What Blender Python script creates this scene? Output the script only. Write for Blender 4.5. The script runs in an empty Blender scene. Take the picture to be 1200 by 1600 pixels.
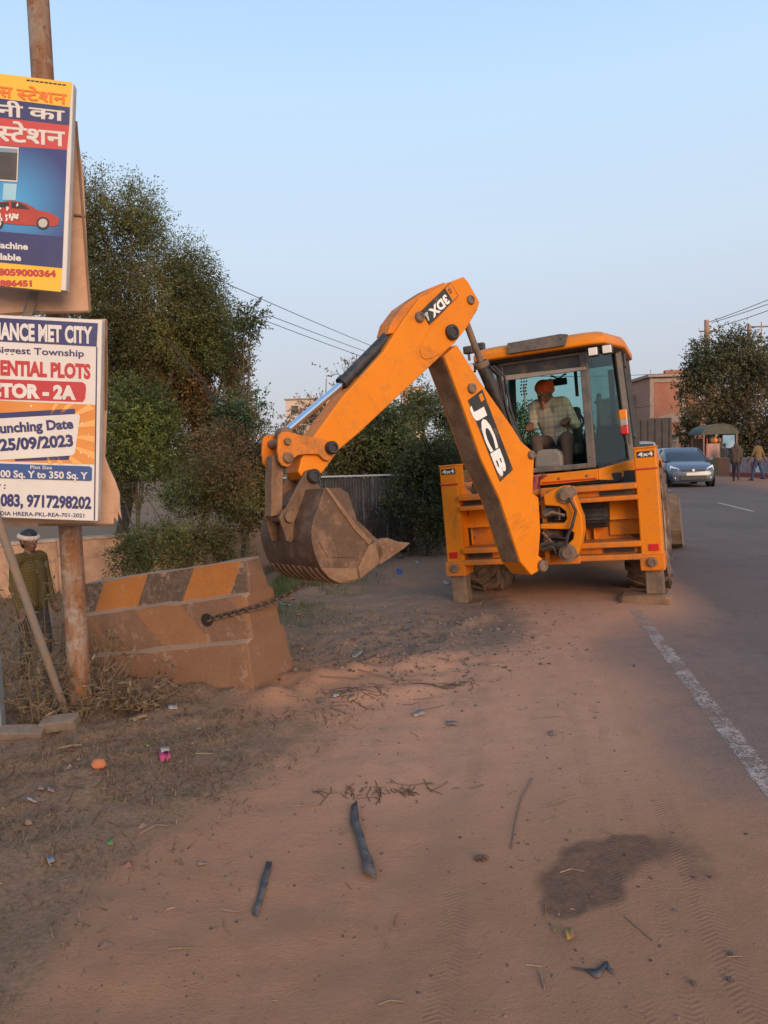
import bpy, bmesh, math, random
import numpy as np
from mathutils import Vector, Matrix
random.seed(7); RNG = np.random.default_rng(11)
S = bpy.context.scene; COL = S.collection
rad = math.radians
# ------------------------------------------------------------ camera
FPX, EYE = 1155.0, 1.55                       # focal length in photo pixels (1200 x 1600), eye height in metres
CAMR = Matrix.Rotation(rad(90 - 4.35), 3, 'X') @ Matrix.Rotation(rad(-1.8), 3, 'Z')
CAMP = Vector((0, 0, EYE))
cd = bpy.data.cameras.new('camera'); cam = bpy.data.objects.new('camera', cd); COL.objects.link(cam)
cd.sensor_fit = 'VERTICAL'; cd.sensor_height = 36; cd.sensor_width = 27; cd.lens = 36 * FPX / 1600
cd.clip_start = 0.05; cd.clip_end = 6000
cam.matrix_world = Matrix.Translation(CAMP) @ CAMR.to_4x4()
S.camera = cam
# ------------------------------------------------------------ world, sun, exposure
SUN_EL, SUN_AZ = 17.0, 158.0                  # sun low behind the camera, a little to its right (azimuth clockwise from +Y)
W = bpy.data.worlds.new('World'); S.world = W; W.use_nodes = True
wn, wl = W.node_tree.nodes, W.node_tree.links
bg = wn['Background']; bg.inputs['Strength'].default_value = 0.15
sky = wn.new('ShaderNodeTexSky'); sky.sky_type = 'NISHITA'; sky.sun_disc = False
sky.sun_elevation = rad(SUN_EL); sky.sun_rotation = rad(SUN_AZ)
sky.air_density = 1.0; sky.dust_density = 2.2; sky.ozone_density = 1.6; sky.altitude = 200
# evening haze: the clear sky veiled by a pale layer that thickens evenly towards the horizon all round
wtc = wn.new('ShaderNodeTexCoord'); wsep = wn.new('ShaderNodeSeparateXYZ'); wl.new(wtc.outputs['Generated'], wsep.inputs[0])
wr = wn.new('ShaderNodeValToRGB'); wl.new(wsep.outputs['Z'], wr.inputs[0])
SKY = [(0.0, (3.85, 3.7, 4.05)), (.10, (4.1, 4.2, 4.7)), (.25, (4.6, 5.35, 6.3)), (.42, (4.2, 5.7, 7.3)), (.58, (3.2, 4.85, 7.3)), (1.0, (2.0, 3.6, 6.4))]
cr = wr.color_ramp
cr.elements[0].position = 0; cr.elements[1].position = 1
for p, c in SKY[1:-1]: cr.elements.new(p)
for el, (p, c) in zip(cr.elements, SKY): el.color = (c[0] / 7, c[1] / 7, c[2] / 7, 1)
wm = wn.new('ShaderNodeMix'); wm.data_type = 'RGBA'; wm.blend_type = 'MULTIPLY'; wm.inputs[0].default_value = 1; wm.inputs[7].default_value = (7, 7, 7, 1)
wl.new(wr.outputs[0], wm.inputs[6])
tint = wn.new('ShaderNodeMix'); tint.data_type = 'RGBA'; tint.inputs[0].default_value = .85
wl.new(sky.outputs[0], tint.inputs[6]); wl.new(wm.outputs[2], tint.inputs[7]); wl.new(tint.outputs[2], bg.inputs[0])
sd = bpy.data.lights.new('sun', 'SUN'); sd.energy = 3.0; sd.angle = rad(32); sd.color = (1.0, 0.70, 0.46)
so = bpy.data.objects.new('sun', sd); COL.objects.link(so)
sv = Vector((math.sin(rad(SUN_AZ)) * math.cos(rad(SUN_EL)), math.cos(rad(SUN_AZ)) * math.cos(rad(SUN_EL)), math.sin(rad(SUN_EL))))
so.rotation_euler = sv.to_track_quat('Z', 'Y').to_euler(); so.location = sv * 50
S.view_settings.view_transform = 'Standard'; S.view_settings.look = 'None'
S.view_settings.gamma = 1.0; S.view_settings.exposure = 0.0; S.view_settings.use_curve_mapping = False
S.render.engine = 'CYCLES'; S.cycles.use_denoising = True; S.cycles.max_bounces = 8
S.cycles.transparent_max_bounces = 16; S.cycles.use_adaptive_sampling = True

# ------------------------------------------------------------ photo pixel -> direction
def ray(u, v): return CAMR @ Vector(((u - 600) / FPX, -(v - 800) / FPX, -1))
def at(u, v, Y):                              # point on the pixel's ray at depth Y (world y)
    d = ray(u, v); return CAMP + d * (Y / d.y)
# ------------------------------------------------------------ terrain
def sm(a, b, x):
    t = np.clip((np.asarray(x, float) - a) / (b - a), 0, 1); return t * t * (3 - 2 * t)
def vn(x, y, seed=0):                         # value noise -1..1
    x = np.asarray(x, float); y = np.asarray(y, float)
    xi = np.floor(x).astype(np.int64); yi = np.floor(y).astype(np.int64); fx = x - xi; fy = y - yi
    fx = fx * fx * (3 - 2 * fx); fy = fy * fy * (3 - 2 * fy)
    def h(a, b):
        n = (a * 374761393 + b * 668265263 + seed * 974711) & 0xffffffff
        n = ((n ^ (n >> 13)) * 1274126177) & 0xffffffff
        return ((n ^ (n >> 16)) & 0xffff) / 32767.5 - 1
    return (h(xi, yi) * (1 - fx) + h(xi + 1, yi) * fx) * (1 - fy) + (h(xi, yi + 1) * (1 - fx) + h(xi + 1, yi + 1) * fx) * fy
def lat(x, y):                                # signed distance right of the white edge line
    return (np.asarray(x) - 2.29) * 0.985 - (np.asarray(y) - 6.86) * 0.174
def hbase(x, y):
    e = lat(x, y)
    return -0.11 * sm(.2, -1.9, e) - 0.86 * sm(-3.7, -7.3, e) * sm(3.8, 7.6, y)
def gnd(u, v):                                # where the pixel's ray meets the terrain
    d = ray(u, v); z = 0.0
    for _ in range(60):
        P = CAMP + d * ((z - EYE) / d.z); z += 0.5 * (float(hbase(P.x, P.y)) - z)
    return P
def hfull(x, y):
    x = np.asarray(x, float); y = np.asarray(y, float); e = lat(x, y)
    off = sm(-0.8, -1.7, e); left = sm(-2.2, -3.8, e)
    z = hbase(x, y)
    z = z + off * (0.016 * vn(x * 2.1, y * 2.1, 1) + 0.008 * vn(x * 6, y * 6, 2) + 0.004 * vn(x * 15, y * 15, 3))
    z = z + left * (0.03 * vn(x * 3.3, y * 3.3, 4) + 0.02 * vn(x * 9, y * 9, 5))
    # rough, churned grey earth between barrier and machine, and the low berm in front of it
    g = np.exp(-(((x - 0.0) / 1.1) ** 2 + ((y - 6.7) / 1.3) ** 2)); z = z + g * off * (0.03 * vn(x * 7, y * 7, 6) + 0.015 * vn(x * 18, y * 18, 7))
    def ridge(x0, y0, x1, y1, wd, ht):
        dx, dy = x1 - x0, y1 - y0; L2 = dx * dx + dy * dy
        t = np.clip(((x - x0) * dx + (y - y0) * dy) / L2, 0, 1)
        r = np.hypot(x - x0 - t * dx, y - y0 - t * dy)
        return ht * np.exp(-(r / wd) ** 2) * (0.7 + 0.5 * vn(x * 5, y * 5, 8))
    z = z + ridge(-0.75, 5.35, 0.35, 6.0, .16, .07) + ridge(0.35, 6.0, .75, 6.9, .13, .045) + ridge(-.35, 5.0, .55, 5.2, .1, .025)
    z = z + ridge(-.80, 5.02, -2.3, 5.56, .12, .075) + ridge(-.62, 5.2, -.55, 5.5, .09, .05)   # soil banked against the barrier foot
    z = z + ridge(0.7, 6.95, 1.0, 7.25, .1, .07)                              # mud pushed up by the stabiliser
    z = z - 0.012 * np.exp(-((e + 1.5 + .05 * vn(y * .7, y * 0, 9)) / .13) ** 2) * sm(2.0, 3.4, y) * sm(9, 7, y)   # wheel ruts
    z = z - 0.010 * np.exp(-((e + 1.02 + .05 * vn(y * .6, y * 0, 10)) / .12) ** 2) * sm(1.0, 2.4, y) * sm(6, 5, y)
    return z
def gz(x, y): return float(hfull(x, y))

# ------------------------------------------------------------ objects and meshes
def prop(o, label=None, cat=None, group=None, kind=None):
    if label: o['label'] = label
    if cat: o['category'] = cat
    if group: o['group'] = group
    if kind: o['kind'] = kind
    return o
def thing(name, label, cat, loc=(0, 0, 0), rot=None, group=None):
    o = bpy.data.objects.new(name, None); COL.objects.link(o); o.empty_display_size = .1
    o.location = loc
    if rot is not None: o.rotation_euler = rot
    return prop(o, label, cat, group)
def copy_tree(o, parent=None):
    c = o.copy(); COL.objects.link(c)
    if parent is not None: c.parent = parent
    for ch in list(o.children): copy_tree(ch, c)
    return c
class MB:
    def __init__(s): s.v = []; s.f = []; s.m = []; s.cm = 0
    def add(s, vs, fs):
        b = len(s.v); s.v += [tuple(p) for p in vs]; s.f += [tuple(b + i for i in f) for f in fs]; s.m += [s.cm] * len(fs); return s
    def box(s, c, d, R=None):
        c = Vector(c); h = Vector(d) * .5
        P = [Vector((x * h.x, y * h.y, z * h.z)) for z in (-1, 1) for y in (-1, 1) for x in (-1, 1)]
        if R is not None: P = [R @ p for p in P]
        return s.add([c + p for p in P], [(0, 2, 3, 1), (4, 5, 7, 6), (0, 1, 5, 4), (2, 6, 7, 3), (0, 4, 6, 2), (1, 3, 7, 5)])
    def prism(s, poly, vec):
        poly = [Vector(p) for p in poly]; vec = Vector(vec); n = len(poly)
        return s.add(poly + [p + vec for p in poly], [tuple(range(n)), tuple(range(2 * n - 1, n - 1, -1))] + [(i, i + n, (i + 1) % n + n, (i + 1) % n) for i in range(n)])
    def quadbar(s, A, B):                     # loft between two equal-length loops
        n = len(A); return s.add(list(A) + list(B), [tuple(range(n)), tuple(range(2 * n - 1, n - 1, -1))] + [(i, i + n, (i + 1) % n + n, (i + 1) % n) for i in range(n)])
    def loft(s, loops, cap=True, close=True):
        n = len(loops[0]); vs = [p for l in loops for p in l]; fs = []
        for k in range(len(loops) - 1):
            for i in range(n if close else n - 1):
                j = (i + 1) % n; fs.append((k * n + i, k * n + j, (k + 1) * n + j, (k + 1) * n + i))
        if cap: fs += [tuple(range(n))[::-1], tuple(range((len(loops) - 1) * n, len(loops) * n))]
        return s.add(vs, fs)
    def tube(s, pts, r, n=10, cap=True):
        pts = [Vector(p) for p in pts]; m = len(pts); rr = r if hasattr(r, '__len__') else [r] * m
        loops = []; ref = None
        for i, p in enumerate(pts):
            t = (pts[min(i + 1, m - 1)] - pts[max(i - 1, 0)]).normalized()
            if ref is None: ref = Vector((0, 0, 1)) if abs(t.z) < .9 else Vector((1, 0, 0))
            a = (ref - t * ref.dot(t)).normalized(); b = t.cross(a); ref = a
            loops.append([p + (a * math.cos(6.28319 * k / n) + b * math.sin(6.28319 * k / n)) * rr[i] for k in range(n)])
        return s.loft(loops, cap)
    def lathe(s, prof, o, ax, n=24):          # profile [(radius, offset along ax)]
        o = Vector(o); ax = Vector(ax).normalized(); ref = Vector((0, 0, 1)) if abs(ax.z) < .9 else Vector((1, 0, 0))
        a = (ref - ax * ref.dot(ax)).normalized(); b = ax.cross(a)
        return s.loft([[o + ax * z + (a * math.cos(6.28319 * k / n) + b * math.sin(6.28319 * k / n)) * max(r, 1e-4) for k in range(n)] for r, z in prof], True)
    def ball(s, c, r, n=8, sq=(1, 1, 1), jit=0):
        c = Vector(c); L = []
        for i in range(n + 1):
            th = math.pi * i / n; L.append([c + Vector((sq[0] * math.sin(th) * math.cos(6.28319 * k / (2 * n)), sq[1] * math.sin(th) * math.sin(6.28319 * k / (2 * n)), sq[2] * math.cos(th))) * r * (1 + jit * random.uniform(-1, 1)) if 0 < i < n else c + Vector((0, 0, sq[2] * math.cos(th) * r)) for k in range(2 * n)])
        return s.loft(L, False)
    def build(s, name, mat, parent=None, bevel=0, smooth=None, seg=2, fix=True):
        me = bpy.data.meshes.new(name); me.from_pydata(s.v, [], s.f)
        mats = mat if isinstance(mat, (list, tuple)) else [mat]
        for m in mats: me.materials.append(m)
        if len(mats) > 1: me.polygons.foreach_set('material_index', s.m)
        if fix:
            bm = bmesh.new(); bm.from_mesh(me); bmesh.ops.recalc_face_normals(bm, faces=bm.faces); bm.to_mesh(me); bm.free()
        if smooth is not None:
            me.shade_smooth(); me.set_sharp_from_angle(angle=rad(smooth))
        me.update()
        o = bpy.data.objects.new(name, me); COL.objects.link(o)
        if parent is not None: o.parent = parent
        if bevel:
            b = o.modifiers.new('bevel', 'BEVEL'); b.width = bevel; b.segments = seg; b.limit_method = 'ANGLE'; b.angle_limit = rad(40)
            b.harden_normals = False
        return o
def recenter(o):                              # put a top-level mesh's origin at its base
    me = o.data; n = len(me.vertices); a = np.empty(n * 3); me.vertices.foreach_get('co', a); a = a.reshape(-1, 3)
    c = Vector(((a[:, 0].min() + a[:, 0].max()) / 2, (a[:, 1].min() + a[:, 1].max()) / 2, a[:, 2].min()))
    me.vertices.foreach_set('co', (a - np.array(c)).ravel()); me.update(); o.location = c; return o
def rawmesh(name, V, F, mat, parent=None, colors=None, smooth=False):  # V (n,3), F (m,k) arrays
    me = bpy.data.meshes.new(name); V = np.asarray(V, np.float32); F = np.asarray(F, np.int32); k = F.shape[1]
    me.vertices.add(len(V)); me.vertices.foreach_set('co', V.ravel())
    me.loops.add(F.size); me.loops.foreach_set('vertex_index', F.ravel())
    me.polygons.add(len(F)); me.polygons.foreach_set('loop_start', np.arange(0, F.size, k, dtype=np.int32))
    me.update(calc_edges=True)
    for m in (mat if isinstance(mat, (list, tuple)) else [mat]): me.materials.append(m)
    if colors is not None:
        for nm, arr in colors.items():
            a = me.color_attributes.new(nm, 'FLOAT_COLOR', 'POINT'); a.data.foreach_set('color', np.asarray(arr, np.float32).ravel())
    if smooth: me.shade_smooth()
    else: me.shade_flat()
    o = bpy.data.objects.new(name, me); COL.objects.link(o)
    if parent is not None: o.parent = parent
    return o

# ------------------------------------------------------------ materials
class NT:
    def __init__(s, name):
        s.m = bpy.data.materials.new(name); s.m.use_nodes = True; s.t = s.m.node_tree; s.n = s.t.nodes; s.l = s.t.links
        s.b = s.n['Principled BSDF']; s.tc = s.n.new('ShaderNodeTexCoord')
    def new(s, t, **k):
        n = s.n.new(t)
        for a, b in k.items(): setattr(n, a, b)
        return n
    def noise(s, sc, det=6, rough=.6, co='Object', dist=0, vec=None):
        n = s.new('ShaderNodeTexNoise'); n.inputs['Scale'].default_value = sc; n.inputs['Detail'].default_value = det; n.inputs['Roughness'].default_value = rough; n.inputs['Distortion'].default_value = dist
        s.l.new(vec if vec is not None else s.tc.outputs[co], n.inputs['Vector']); return n.outputs['Fac']
    def scaled(s, v, co='Object'):
        n = s.new('ShaderNodeMapping'); n.inputs['Scale'].default_value = v; s.l.new(s.tc.outputs[co], n.inputs[0]); return n.outputs[0]
    def ramp(s, x, a, b, ca=0.0, cb=1.0):
        n = s.new('ShaderNodeMapRange'); s.put(x, n.inputs[0]); n.inputs[1].default_value = a; n.inputs[2].default_value = b; n.inputs[3].default_value = ca; n.inputs[4].default_value = cb; return n.outputs[0]
    def put(s, x, sock):
        if hasattr(x, 'is_linked'): s.l.new(x, sock)
        elif isinstance(x, (tuple, list)): sock.default_value = (*x[:3], 1)
        else: sock.default_value = x
    def mix(s, f, a, b, mode='MIX'):
        n = s.new('ShaderNodeMix', data_type='RGBA', blend_type=mode); s.put(f, n.inputs[0]); s.put(a, n.inputs[6]); s.put(b, n.inputs[7]); return n.outputs[2]
    def math(s, op, a, b=0.0):
        n = s.new('ShaderNodeMath', operation=op); s.put(a, n.inputs[0]); s.put(b, n.inputs[1]); return n.outputs[0]
    def attr(s, name):
        n = s.new('ShaderNodeVertexColor'); n.layer_name = name; return n.outputs[0]
    def sep(s, c):
        n = s.new('ShaderNodeSeparateColor'); s.l.new(c, n.inputs[0]); return n.outputs
    def bump(s, h, st=.3, d=.02):
        n = s.new('ShaderNodeBump'); n.inputs['Strength'].default_value = st; n.inputs['Distance'].default_value = d; s.l.new(h, n.inputs['Height']); s.l.new(n.outputs[0], s.b.inputs['Normal'])
    def fin(s, col, rough=.7, metal=0.0, spec=None):
        s.put(col, s.b.inputs['Base Color']); s.put(rough, s.b.inputs['Roughness']); s.put(metal, s.b.inputs['Metallic'])
        if spec is not None: s.b.inputs['Specular IOR Level'].default_value = spec
        return s.m
def mat(name, c1, c2=None, sc=6, rough=.7, metal=0.0, bump=0, bsc=60, dirt=None, da=.5, dsc=9, spec=None):
    t = NT(name); col = c1
    if c2 is not None: col = t.mix(t.ramp(t.noise(sc), .35, .65), c1, c2)
    r = rough
    if dirt is not None:
        k = t.ramp(t.noise(dsc, 9, .7), 1 - da - .12, 1 - da + .12); col = t.mix(k, col, dirt); r = t.ramp(k, 0, 1, rough, max(rough, .85))
        if metal: metal = t.ramp(k, 0, 1, metal, 0)
    if bump: t.bump(t.noise(bsc, 5), bump, .01)
    return t.fin(col, r, metal, spec)
DUST = (0.29, 0.150, 0.066)
# ------------------------------------------------------------ ground
def graded(lo, hi, a, b, st, grow=1.16):
    xs = list(np.arange(a, b + 1e-6, st)); s = st
    while xs[-1] < hi: s = min(s * grow, 60); xs.append(xs[-1] + s)
    s = st; L = []
    x = a
    while x > lo: s = min(s * grow, 60); x -= s; L.append(x)
    return np.array(L[::-1] + xs)
RT = np.array([.174, .985]); RN = np.array([.985, -.174])
def rp(e, s):                                # point e metres right of the line, s metres along it
    return (2.29 + e * RN[0] + s * RT[0], 6.86 + e * RN[1] + s * RT[1])
def dustv(E, Sx, X, Y_):                     # how much dust hides the asphalt
    return np.clip(sm(.28, -1.05, E + .20 * vn(X * 1.1, Y_ * 1.1, 31) + .10 * vn(X * 4, Y_ * 4, 32)) + sm(-3.3, -5.0, Sx) * sm(1.7, .0, E) + 1.1 * np.exp(-(((E + .1) / .75) ** 4 + ((Sx - 1.9) / 2.1) ** 4)) + .22 * sm(1.3, .1, E) + .6 * sm(6.0, 8.6, E), 0, 1)
def quads(ny, nx):
    i = np.arange(ny * nx).reshape(ny, nx); return np.stack([i[:-1, :-1], i[:-1, 1:], i[1:, 1:], i[1:, :-1]], -1).reshape(-1, 4)
gx = graded(-900, 900, -4.5, 4.2, .045); gy = graded(-120, 1500, 1.2, 9.5, .045)
GX, GY = np.meshgrid(gx, gy); GZ = hfull(GX, GY)
E_ = lat(GX, GY); S_ = (GX - 2.29) * RT[0] + (GY - 6.86) * RT[1]
m_veg = np.clip(sm(-2.35, -3.1, E_ + .35 * vn(GX * 1.3, GY * 1.3, 21)), 0, 1)
m_veg = np.maximum(m_veg, .8 * np.exp(-(((GX + .9) / .7) ** 2 + ((GY - 4.35) / .45) ** 2)))
m_grey = np.exp(-(((GX - .05) / 1.35) ** 4 + ((GY - 7.6) / 1.75) ** 4))
def wetv(X, Y_):
    w = np.zeros_like(X)
    for u, v, r, k in [(905, 1375, .17, 1), (935, 1345, .17, 1), (985, 1325, .13, .95), (1025, 1320, .11, .75), (885, 1410, .10, .95), (930, 1390, .13, .9), (1062, 1340, .16, .5), (1100, 1370, .16, .42), (960, 1390, .07, .7), (1050, 1295, .13, .42)]:
        p = gnd(u, v); w = np.maximum(w, k * np.exp(-(((X - p.x) ** 2 + (Y_ - p.y) ** 2) / r ** 2) ** 1.5))
    return w
m_wet = wetv(GX, GY)
m_pale = sm(2.4, 4.2, GY) * sm(-2.9, -1.6, E_) * sm(9.5, 7.6, GY)      # shoulder earth paler from the middle ground up to the machine, fading at both ends
def dirt(t, pale):                            # dry reddish earth
    n1 = t.noise(1.1, 8, .6); n2 = t.noise(7, 8, .65); n3 = t.noise(45, 6, .7); n4 = t.noise(170, 4, .6)
    col = t.mix(t.ramp(n1, .35, .65), (0.369, 0.185, 0.102), (0.320, 0.164, 0.092))
    col = t.mix(t.ramp(n2, .42, .72, 0, .75), col, (0.406, 0.209, 0.120))
    col = t.mix(pale, col, t.mix(t.ramp(n2, .35, .65), (0.520, 0.275, 0.167), (0.452, 0.236, 0.142)))
    scf = t.noise(1, 8, .75, vec=t.scaled((3.2, 9, 3)), dist=1.2); grit = t.noise(95, 8, .8)
    col = t.mix(t.ramp(n3, .55, .75, 0, .4), col, (0.244, 0.133, 0.083))
    col = t.mix(t.ramp(scf, .60, .72, 0, .35), col, (0.234, 0.130, 0.084)); col = t.mix(t.ramp(t.noise(16, 8, .75, dist=.8), .64, .72, 0, .4), col, (0.177, 0.106, 0.073))
    col = t.mix(t.ramp(grit, .60, .70, 0, .45), col, (0.187, 0.111, 0.078)); col = t.mix(t.ramp(grit, .40, .30, 0, .35), col, (0.478, 0.309, 0.222))
    vo = t.new('ShaderNodeTexVoronoi'); vo.inputs['Scale'].default_value = 38; t.l.new(t.tc.outputs['Object'], vo.inputs['Vector'])
    peb = t.math('MULTIPLY', t.ramp(vo.outputs['Distance'], .0, .22, 1, 0), t.ramp(t.noise(5, 3), .5, .62))
    rel = t.math('ADD', t.math('ADD', t.math('MULTIPLY', n3, .7), t.math('MULTIPLY', n4, .5)), t.math('ADD', t.math('MULTIPLY', peb, .8), t.math('ADD', t.math('MULTIPLY', scf, .8), t.math('MULTIPLY', grit, .5))))
    return n2, n3, n4, t.mix(t.ramp(n4, .62, .78, 0, .5), col, (0.447, 0.266, 0.172)), rel
def asphalt(t, n3, n4):
    n1 = t.noise(.6, 6, .6); c = t.mix(t.ramp(n1, .35, .65), (0.139, 0.101, 0.085), (0.175, 0.128, 0.109))
    c = t.mix(t.ramp(t.noise(1, 5, .6, vec=t.scaled((2.6, .25, 1))), .5, .68, 0, .45), c, (0.202, 0.143, 0.112))      # dust streaks along the wheel paths
    c = t.mix(t.ramp(t.noise(2.3, 7, .7), .60, .66, 0, .5), c, (0.084, 0.072, 0.069))                                  # patches
    c = t.mix(t.ramp(n4, .5, .72, 0, .75), c, (0.241, 0.196, 0.174)); c = t.mix(t.ramp(n3, .52, .75, 0, .5), c, (0.067, 0.055, 0.052))
    vo = t.new('ShaderNodeTexVoronoi', feature='DISTANCE_TO_EDGE'); vo.inputs['Scale'].default_value = .55; wv = t.new('ShaderNodeVectorMath', operation='ADD'); nz = t.new('ShaderNodeTexNoise'); nz.inputs['Scale'].default_value = 1.5; t.l.new(t.tc.outputs['Object'], nz.inputs['Vector']); t.l.new(t.tc.outputs['Object'], wv.inputs[0]); t.l.new(nz.outputs['Color'], wv.inputs[1]); t.l.new(wv.outputs[0], vo.inputs['Vector'])
    return t.mix(t.ramp(vo.outputs['Distance'],   .004, .012, .22, 0), c, (0.045, 0.038, 0.036))                          # cracks
def dustmix(t, d, n2, n3, n4):
    return t.ramp(t.math('ADD', d, t.math('ADD', t.math('MULTIPLY', t.math('SUBTRACT', n2, .5), .55), t.math('ADD', t.math('MULTIPLY', t.math('SUBTRACT', n3, .5), .5), t.math('MULTIPLY', t.math('SUBTRACT', n4, .5), .7)))), .12, .85)
def marks(t, col, wet, n2, n3):               # the soaked-in spill and faint tyre prints
    kw = t.ramp(t.math('ADD', t.math('ADD', wet, t.math('MULTIPLY', t.math('SUBTRACT', n2, .5), .6)), t.math('MULTIPLY', t.math('SUBTRACT', n3, .5), .3)), .32, .60)
    col = t.mix(t.math('MULTIPLY', kw, t.ramp(t.noise(9, 7, .7), .35, .65, .62, .92)), col, t.mix(t.ramp(n3, .4, .62), (.11, .062, .040), (.165, .096, .063)))
    def dotv(v):
        n = t.new('ShaderNodeVectorMath', operation='DOT_PRODUCT'); t.l.new(t.tc.outputs['Object'], n.inputs[0]); n.inputs[1].default_value = v; return n.outputs['Value']
    ev = t.math('ADD', t.math('SUBTRACT', dotv((.985, -.174, 0)), 2.29 * .985 - 6.86 * .174), t.math('MULTIPLY', t.math('SUBTRACT', t.noise(.9, 3), .5), .10)); sv_ = dotv((.174, .985, 0)); trk = None
    for c_, w_, tilt in ((-.44, .055, 5.), (-.60, .03, -4.), (-.74, .045, -5.), (-1.30, .05, 5.)):
        band = t.ramp(t.math('ABSOLUTE', t.math('SUBTRACT', ev, c_)), w_ * .75, w_, 1, 0)
        wv = t.math('SINE', t.math('MULTIPLY', t.math('ADD', sv_, t.math('MULTIPLY', t.math('ABSOLUTE', t.math('SUBTRACT', ev, c_)), tilt * .12)), 300.0))
        q_ = t.math('MULTIPLY', t.math('MULTIPLY', band, t.ramp(t.noise(2.3, 5, .65), .42, .62)), t.ramp(wv, -1, 1, -.34, .06)); trk = q_ if trk is None else t.math('ADD', trk, q_)
    return t.mix(t.ramp(trk, -.3, 0, .24, 0), col, (.15, .085, .06)), trk
t = NT('dirt_ground')
am = t.new('ShaderNodeVertexColor'); am.layer_name = 'masks'; ch = t.sep(am.outputs[0]); am2 = t.new('ShaderNodeVertexColor'); am2.layer_name = 'dust'; ch2 = t.sep(am2.outputs[0])
n2, n3, n4, col, rel = dirt(t, ch2[1])
def mask(x, a, b, w=.5):                     # a soft mask broken up by noise
    return t.ramp(t.math('ADD', x, t.math('MULTIPLY', t.math('SUBTRACT', n2, .5), w)), a, b)
kg = mask(ch[1], .3, .6); col = t.mix(kg, col, t.mix(t.ramp(n3, .35, .65), (.275, .18, .122), (.185, .12, .083)))
kv = mask(ch[0], .3, .75, 1.3); col = t.mix(t.math('MULTIPLY', kv, .85), col, t.mix(t.ramp(n3, .35, .6), (.285, .175, .108), (.165, .108, .064)))
col, trk = marks(t, col, ch2[2], n2, n3)
kd = dustmix(t, ch2[0], n2, n3, n4)
col = t.mix(kd, asphalt(t, n3, n4), col)
t.bump(t.math('ADD', rel, trk), .75, .014)
G_MAT = t.fin(col, .94, spec=.15)
D_ = dustv(E_, S_, GX, GY); D_ = np.where(E_ > .3, 1.0, D_)
ground = rawmesh('ground', np.stack([GX, GY, GZ], -1).reshape(-1, 3), quads(*GX.shape), G_MAT, colors={'masks': np.stack([m_veg, m_grey, m_wet, m_wet * 0 + 1], -1).reshape(-1, 4), 'dust': np.stack([D_, m_pale, m_wet, D_ * 0 + 1], -1).reshape(-1, 4)}, smooth=True)
prop(ground, kind='structure')
# ------------------------------------------------------------ road (asphalt with drifted dust along its edge)
es = np.concatenate([np.arange(-.60, .6, .08), np.arange(.6, 9.1, .3)]); ss = np.concatenate([np.arange(-14, 8, .16), np.geomspace(8, 900, 60)])
EE, SS = np.meshgrid(es, ss); RX = 2.29 + EE * RN[0] + SS * RT[0]; RY = 6.86 + EE * RN[1] + SS * RT[1]
RZ = hbase(RX, RY) + .004 * np.clip((EE + .55) / .3, -.5, 1)
dust = dustv(EE, SS, RX, RY); rpale = sm(2.4, 4.2, RY) * sm(9.5, 7.6, RY)
t = NT('asphalt')
am2 = t.new('ShaderNodeVertexColor'); am2.layer_name = 'dust'; ch2 = t.sep(am2.outputs[0])
n2, n3, n4, dcol, rel = dirt(t, ch2[1]); kd = dustmix(t, ch2[0], n2, n3, n4); dcol, trk = marks(t, dcol, ch2[2], n2, n3)
t.bump(t.math('ADD', rel, trk), .75, .014)
A_MAT = t.fin(t.mix(kd, asphalt(t, n3, n4), dcol), .94, spec=.15)
road = rawmesh('road', np.stack([RX, RY, RZ], -1).reshape(-1, 3), quads(*RX.shape), A_MAT, colors={'dust': np.stack([dust, rpale, wetv(RX, RY), dust * 0 + 1], -1).reshape(-1, 4)})
prop(road, kind='structure')
# worn white edge line and the broken centre line: paint flakes with the asphalt showing through
def linemat(name, c, hw, wear):
    t = NT(name); nw = t.noise(110, 4, .75); n2 = t.noise(5, 8, .7); n5 = t.noise(34, 6, .75)
    d = t.new('ShaderNodeVectorMath', operation='DOT_PRODUCT'); t.l.new(t.tc.outputs['Object'], d.inputs[0]); d.inputs[1].default_value = (.985, -.174, 0)
    ed_ = t.math('DIVIDE', t.math('ABSOLUTE', t.math('SUBTRACT', d.outputs['Value'], 2.29 * .985 - 6.86 * .174 + c)), hw)
    a = t.math('ADD', t.math('ADD', t.math('MULTIPLY', nw, .75), t.math('MULTIPLY', n5, .45)), t.math('ADD', t.math('MULTIPLY', n2, .45), t.ramp(ed_, .45, 1.0, 0, .34)))
    k = t.ramp(a, wear, wear + .07); tr = t.new('ShaderNodeBsdfTransparent'); mx = t.new('ShaderNodeMixShader'); t.l.new(k, mx.inputs[0]); t.l.new(t.b.outputs[0], mx.inputs[1]); t.l.new(tr.outputs[0], mx.inputs[2]); t.l.new(mx.outputs[0], t.n['Material Output'].inputs[0])
    return t.fin(t.mix(t.ramp(n2, .35, .7), (.40, .32, .27), (.33, .245, .195)), .9, spec=.15)
def strip(name, e0, e1, s0, s1, m):
    s_ = np.arange(s0, s1 + .01, .25) if s1 - s0 < 60 else np.geomspace(1, s1 - s0 + 1, 90) + s0 - 1
    A = []
    for s in s_:
        for e in (e0, (e0 + e1) / 2, e1):
            x, y = rp(e, s); A.append((x, y, float(hbase(x, y)) + .0065))
    F = [(3 * i + j, 3 * i + j + 1, 3 * i + j + 4, 3 * i + j + 3) for i in range(len(s_) - 1) for j in (0, 1)]
    return prop(rawmesh(name, A, F, m), kind='structure')
LM = linemat('worn_edge_paint', .06, .10, .79)
strip('edge_line', -.04, .16, -4.6, .25, LM); strip('edge_line', -.04, .16, 9, 220, LM)
LC = linemat('worn_centre_paint', 4.36, .08, .92)
for k in range(9): strip('centre_line', 4.28, 4.44, 2 + k * 9, 5 + k * 9, LC)
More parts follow.
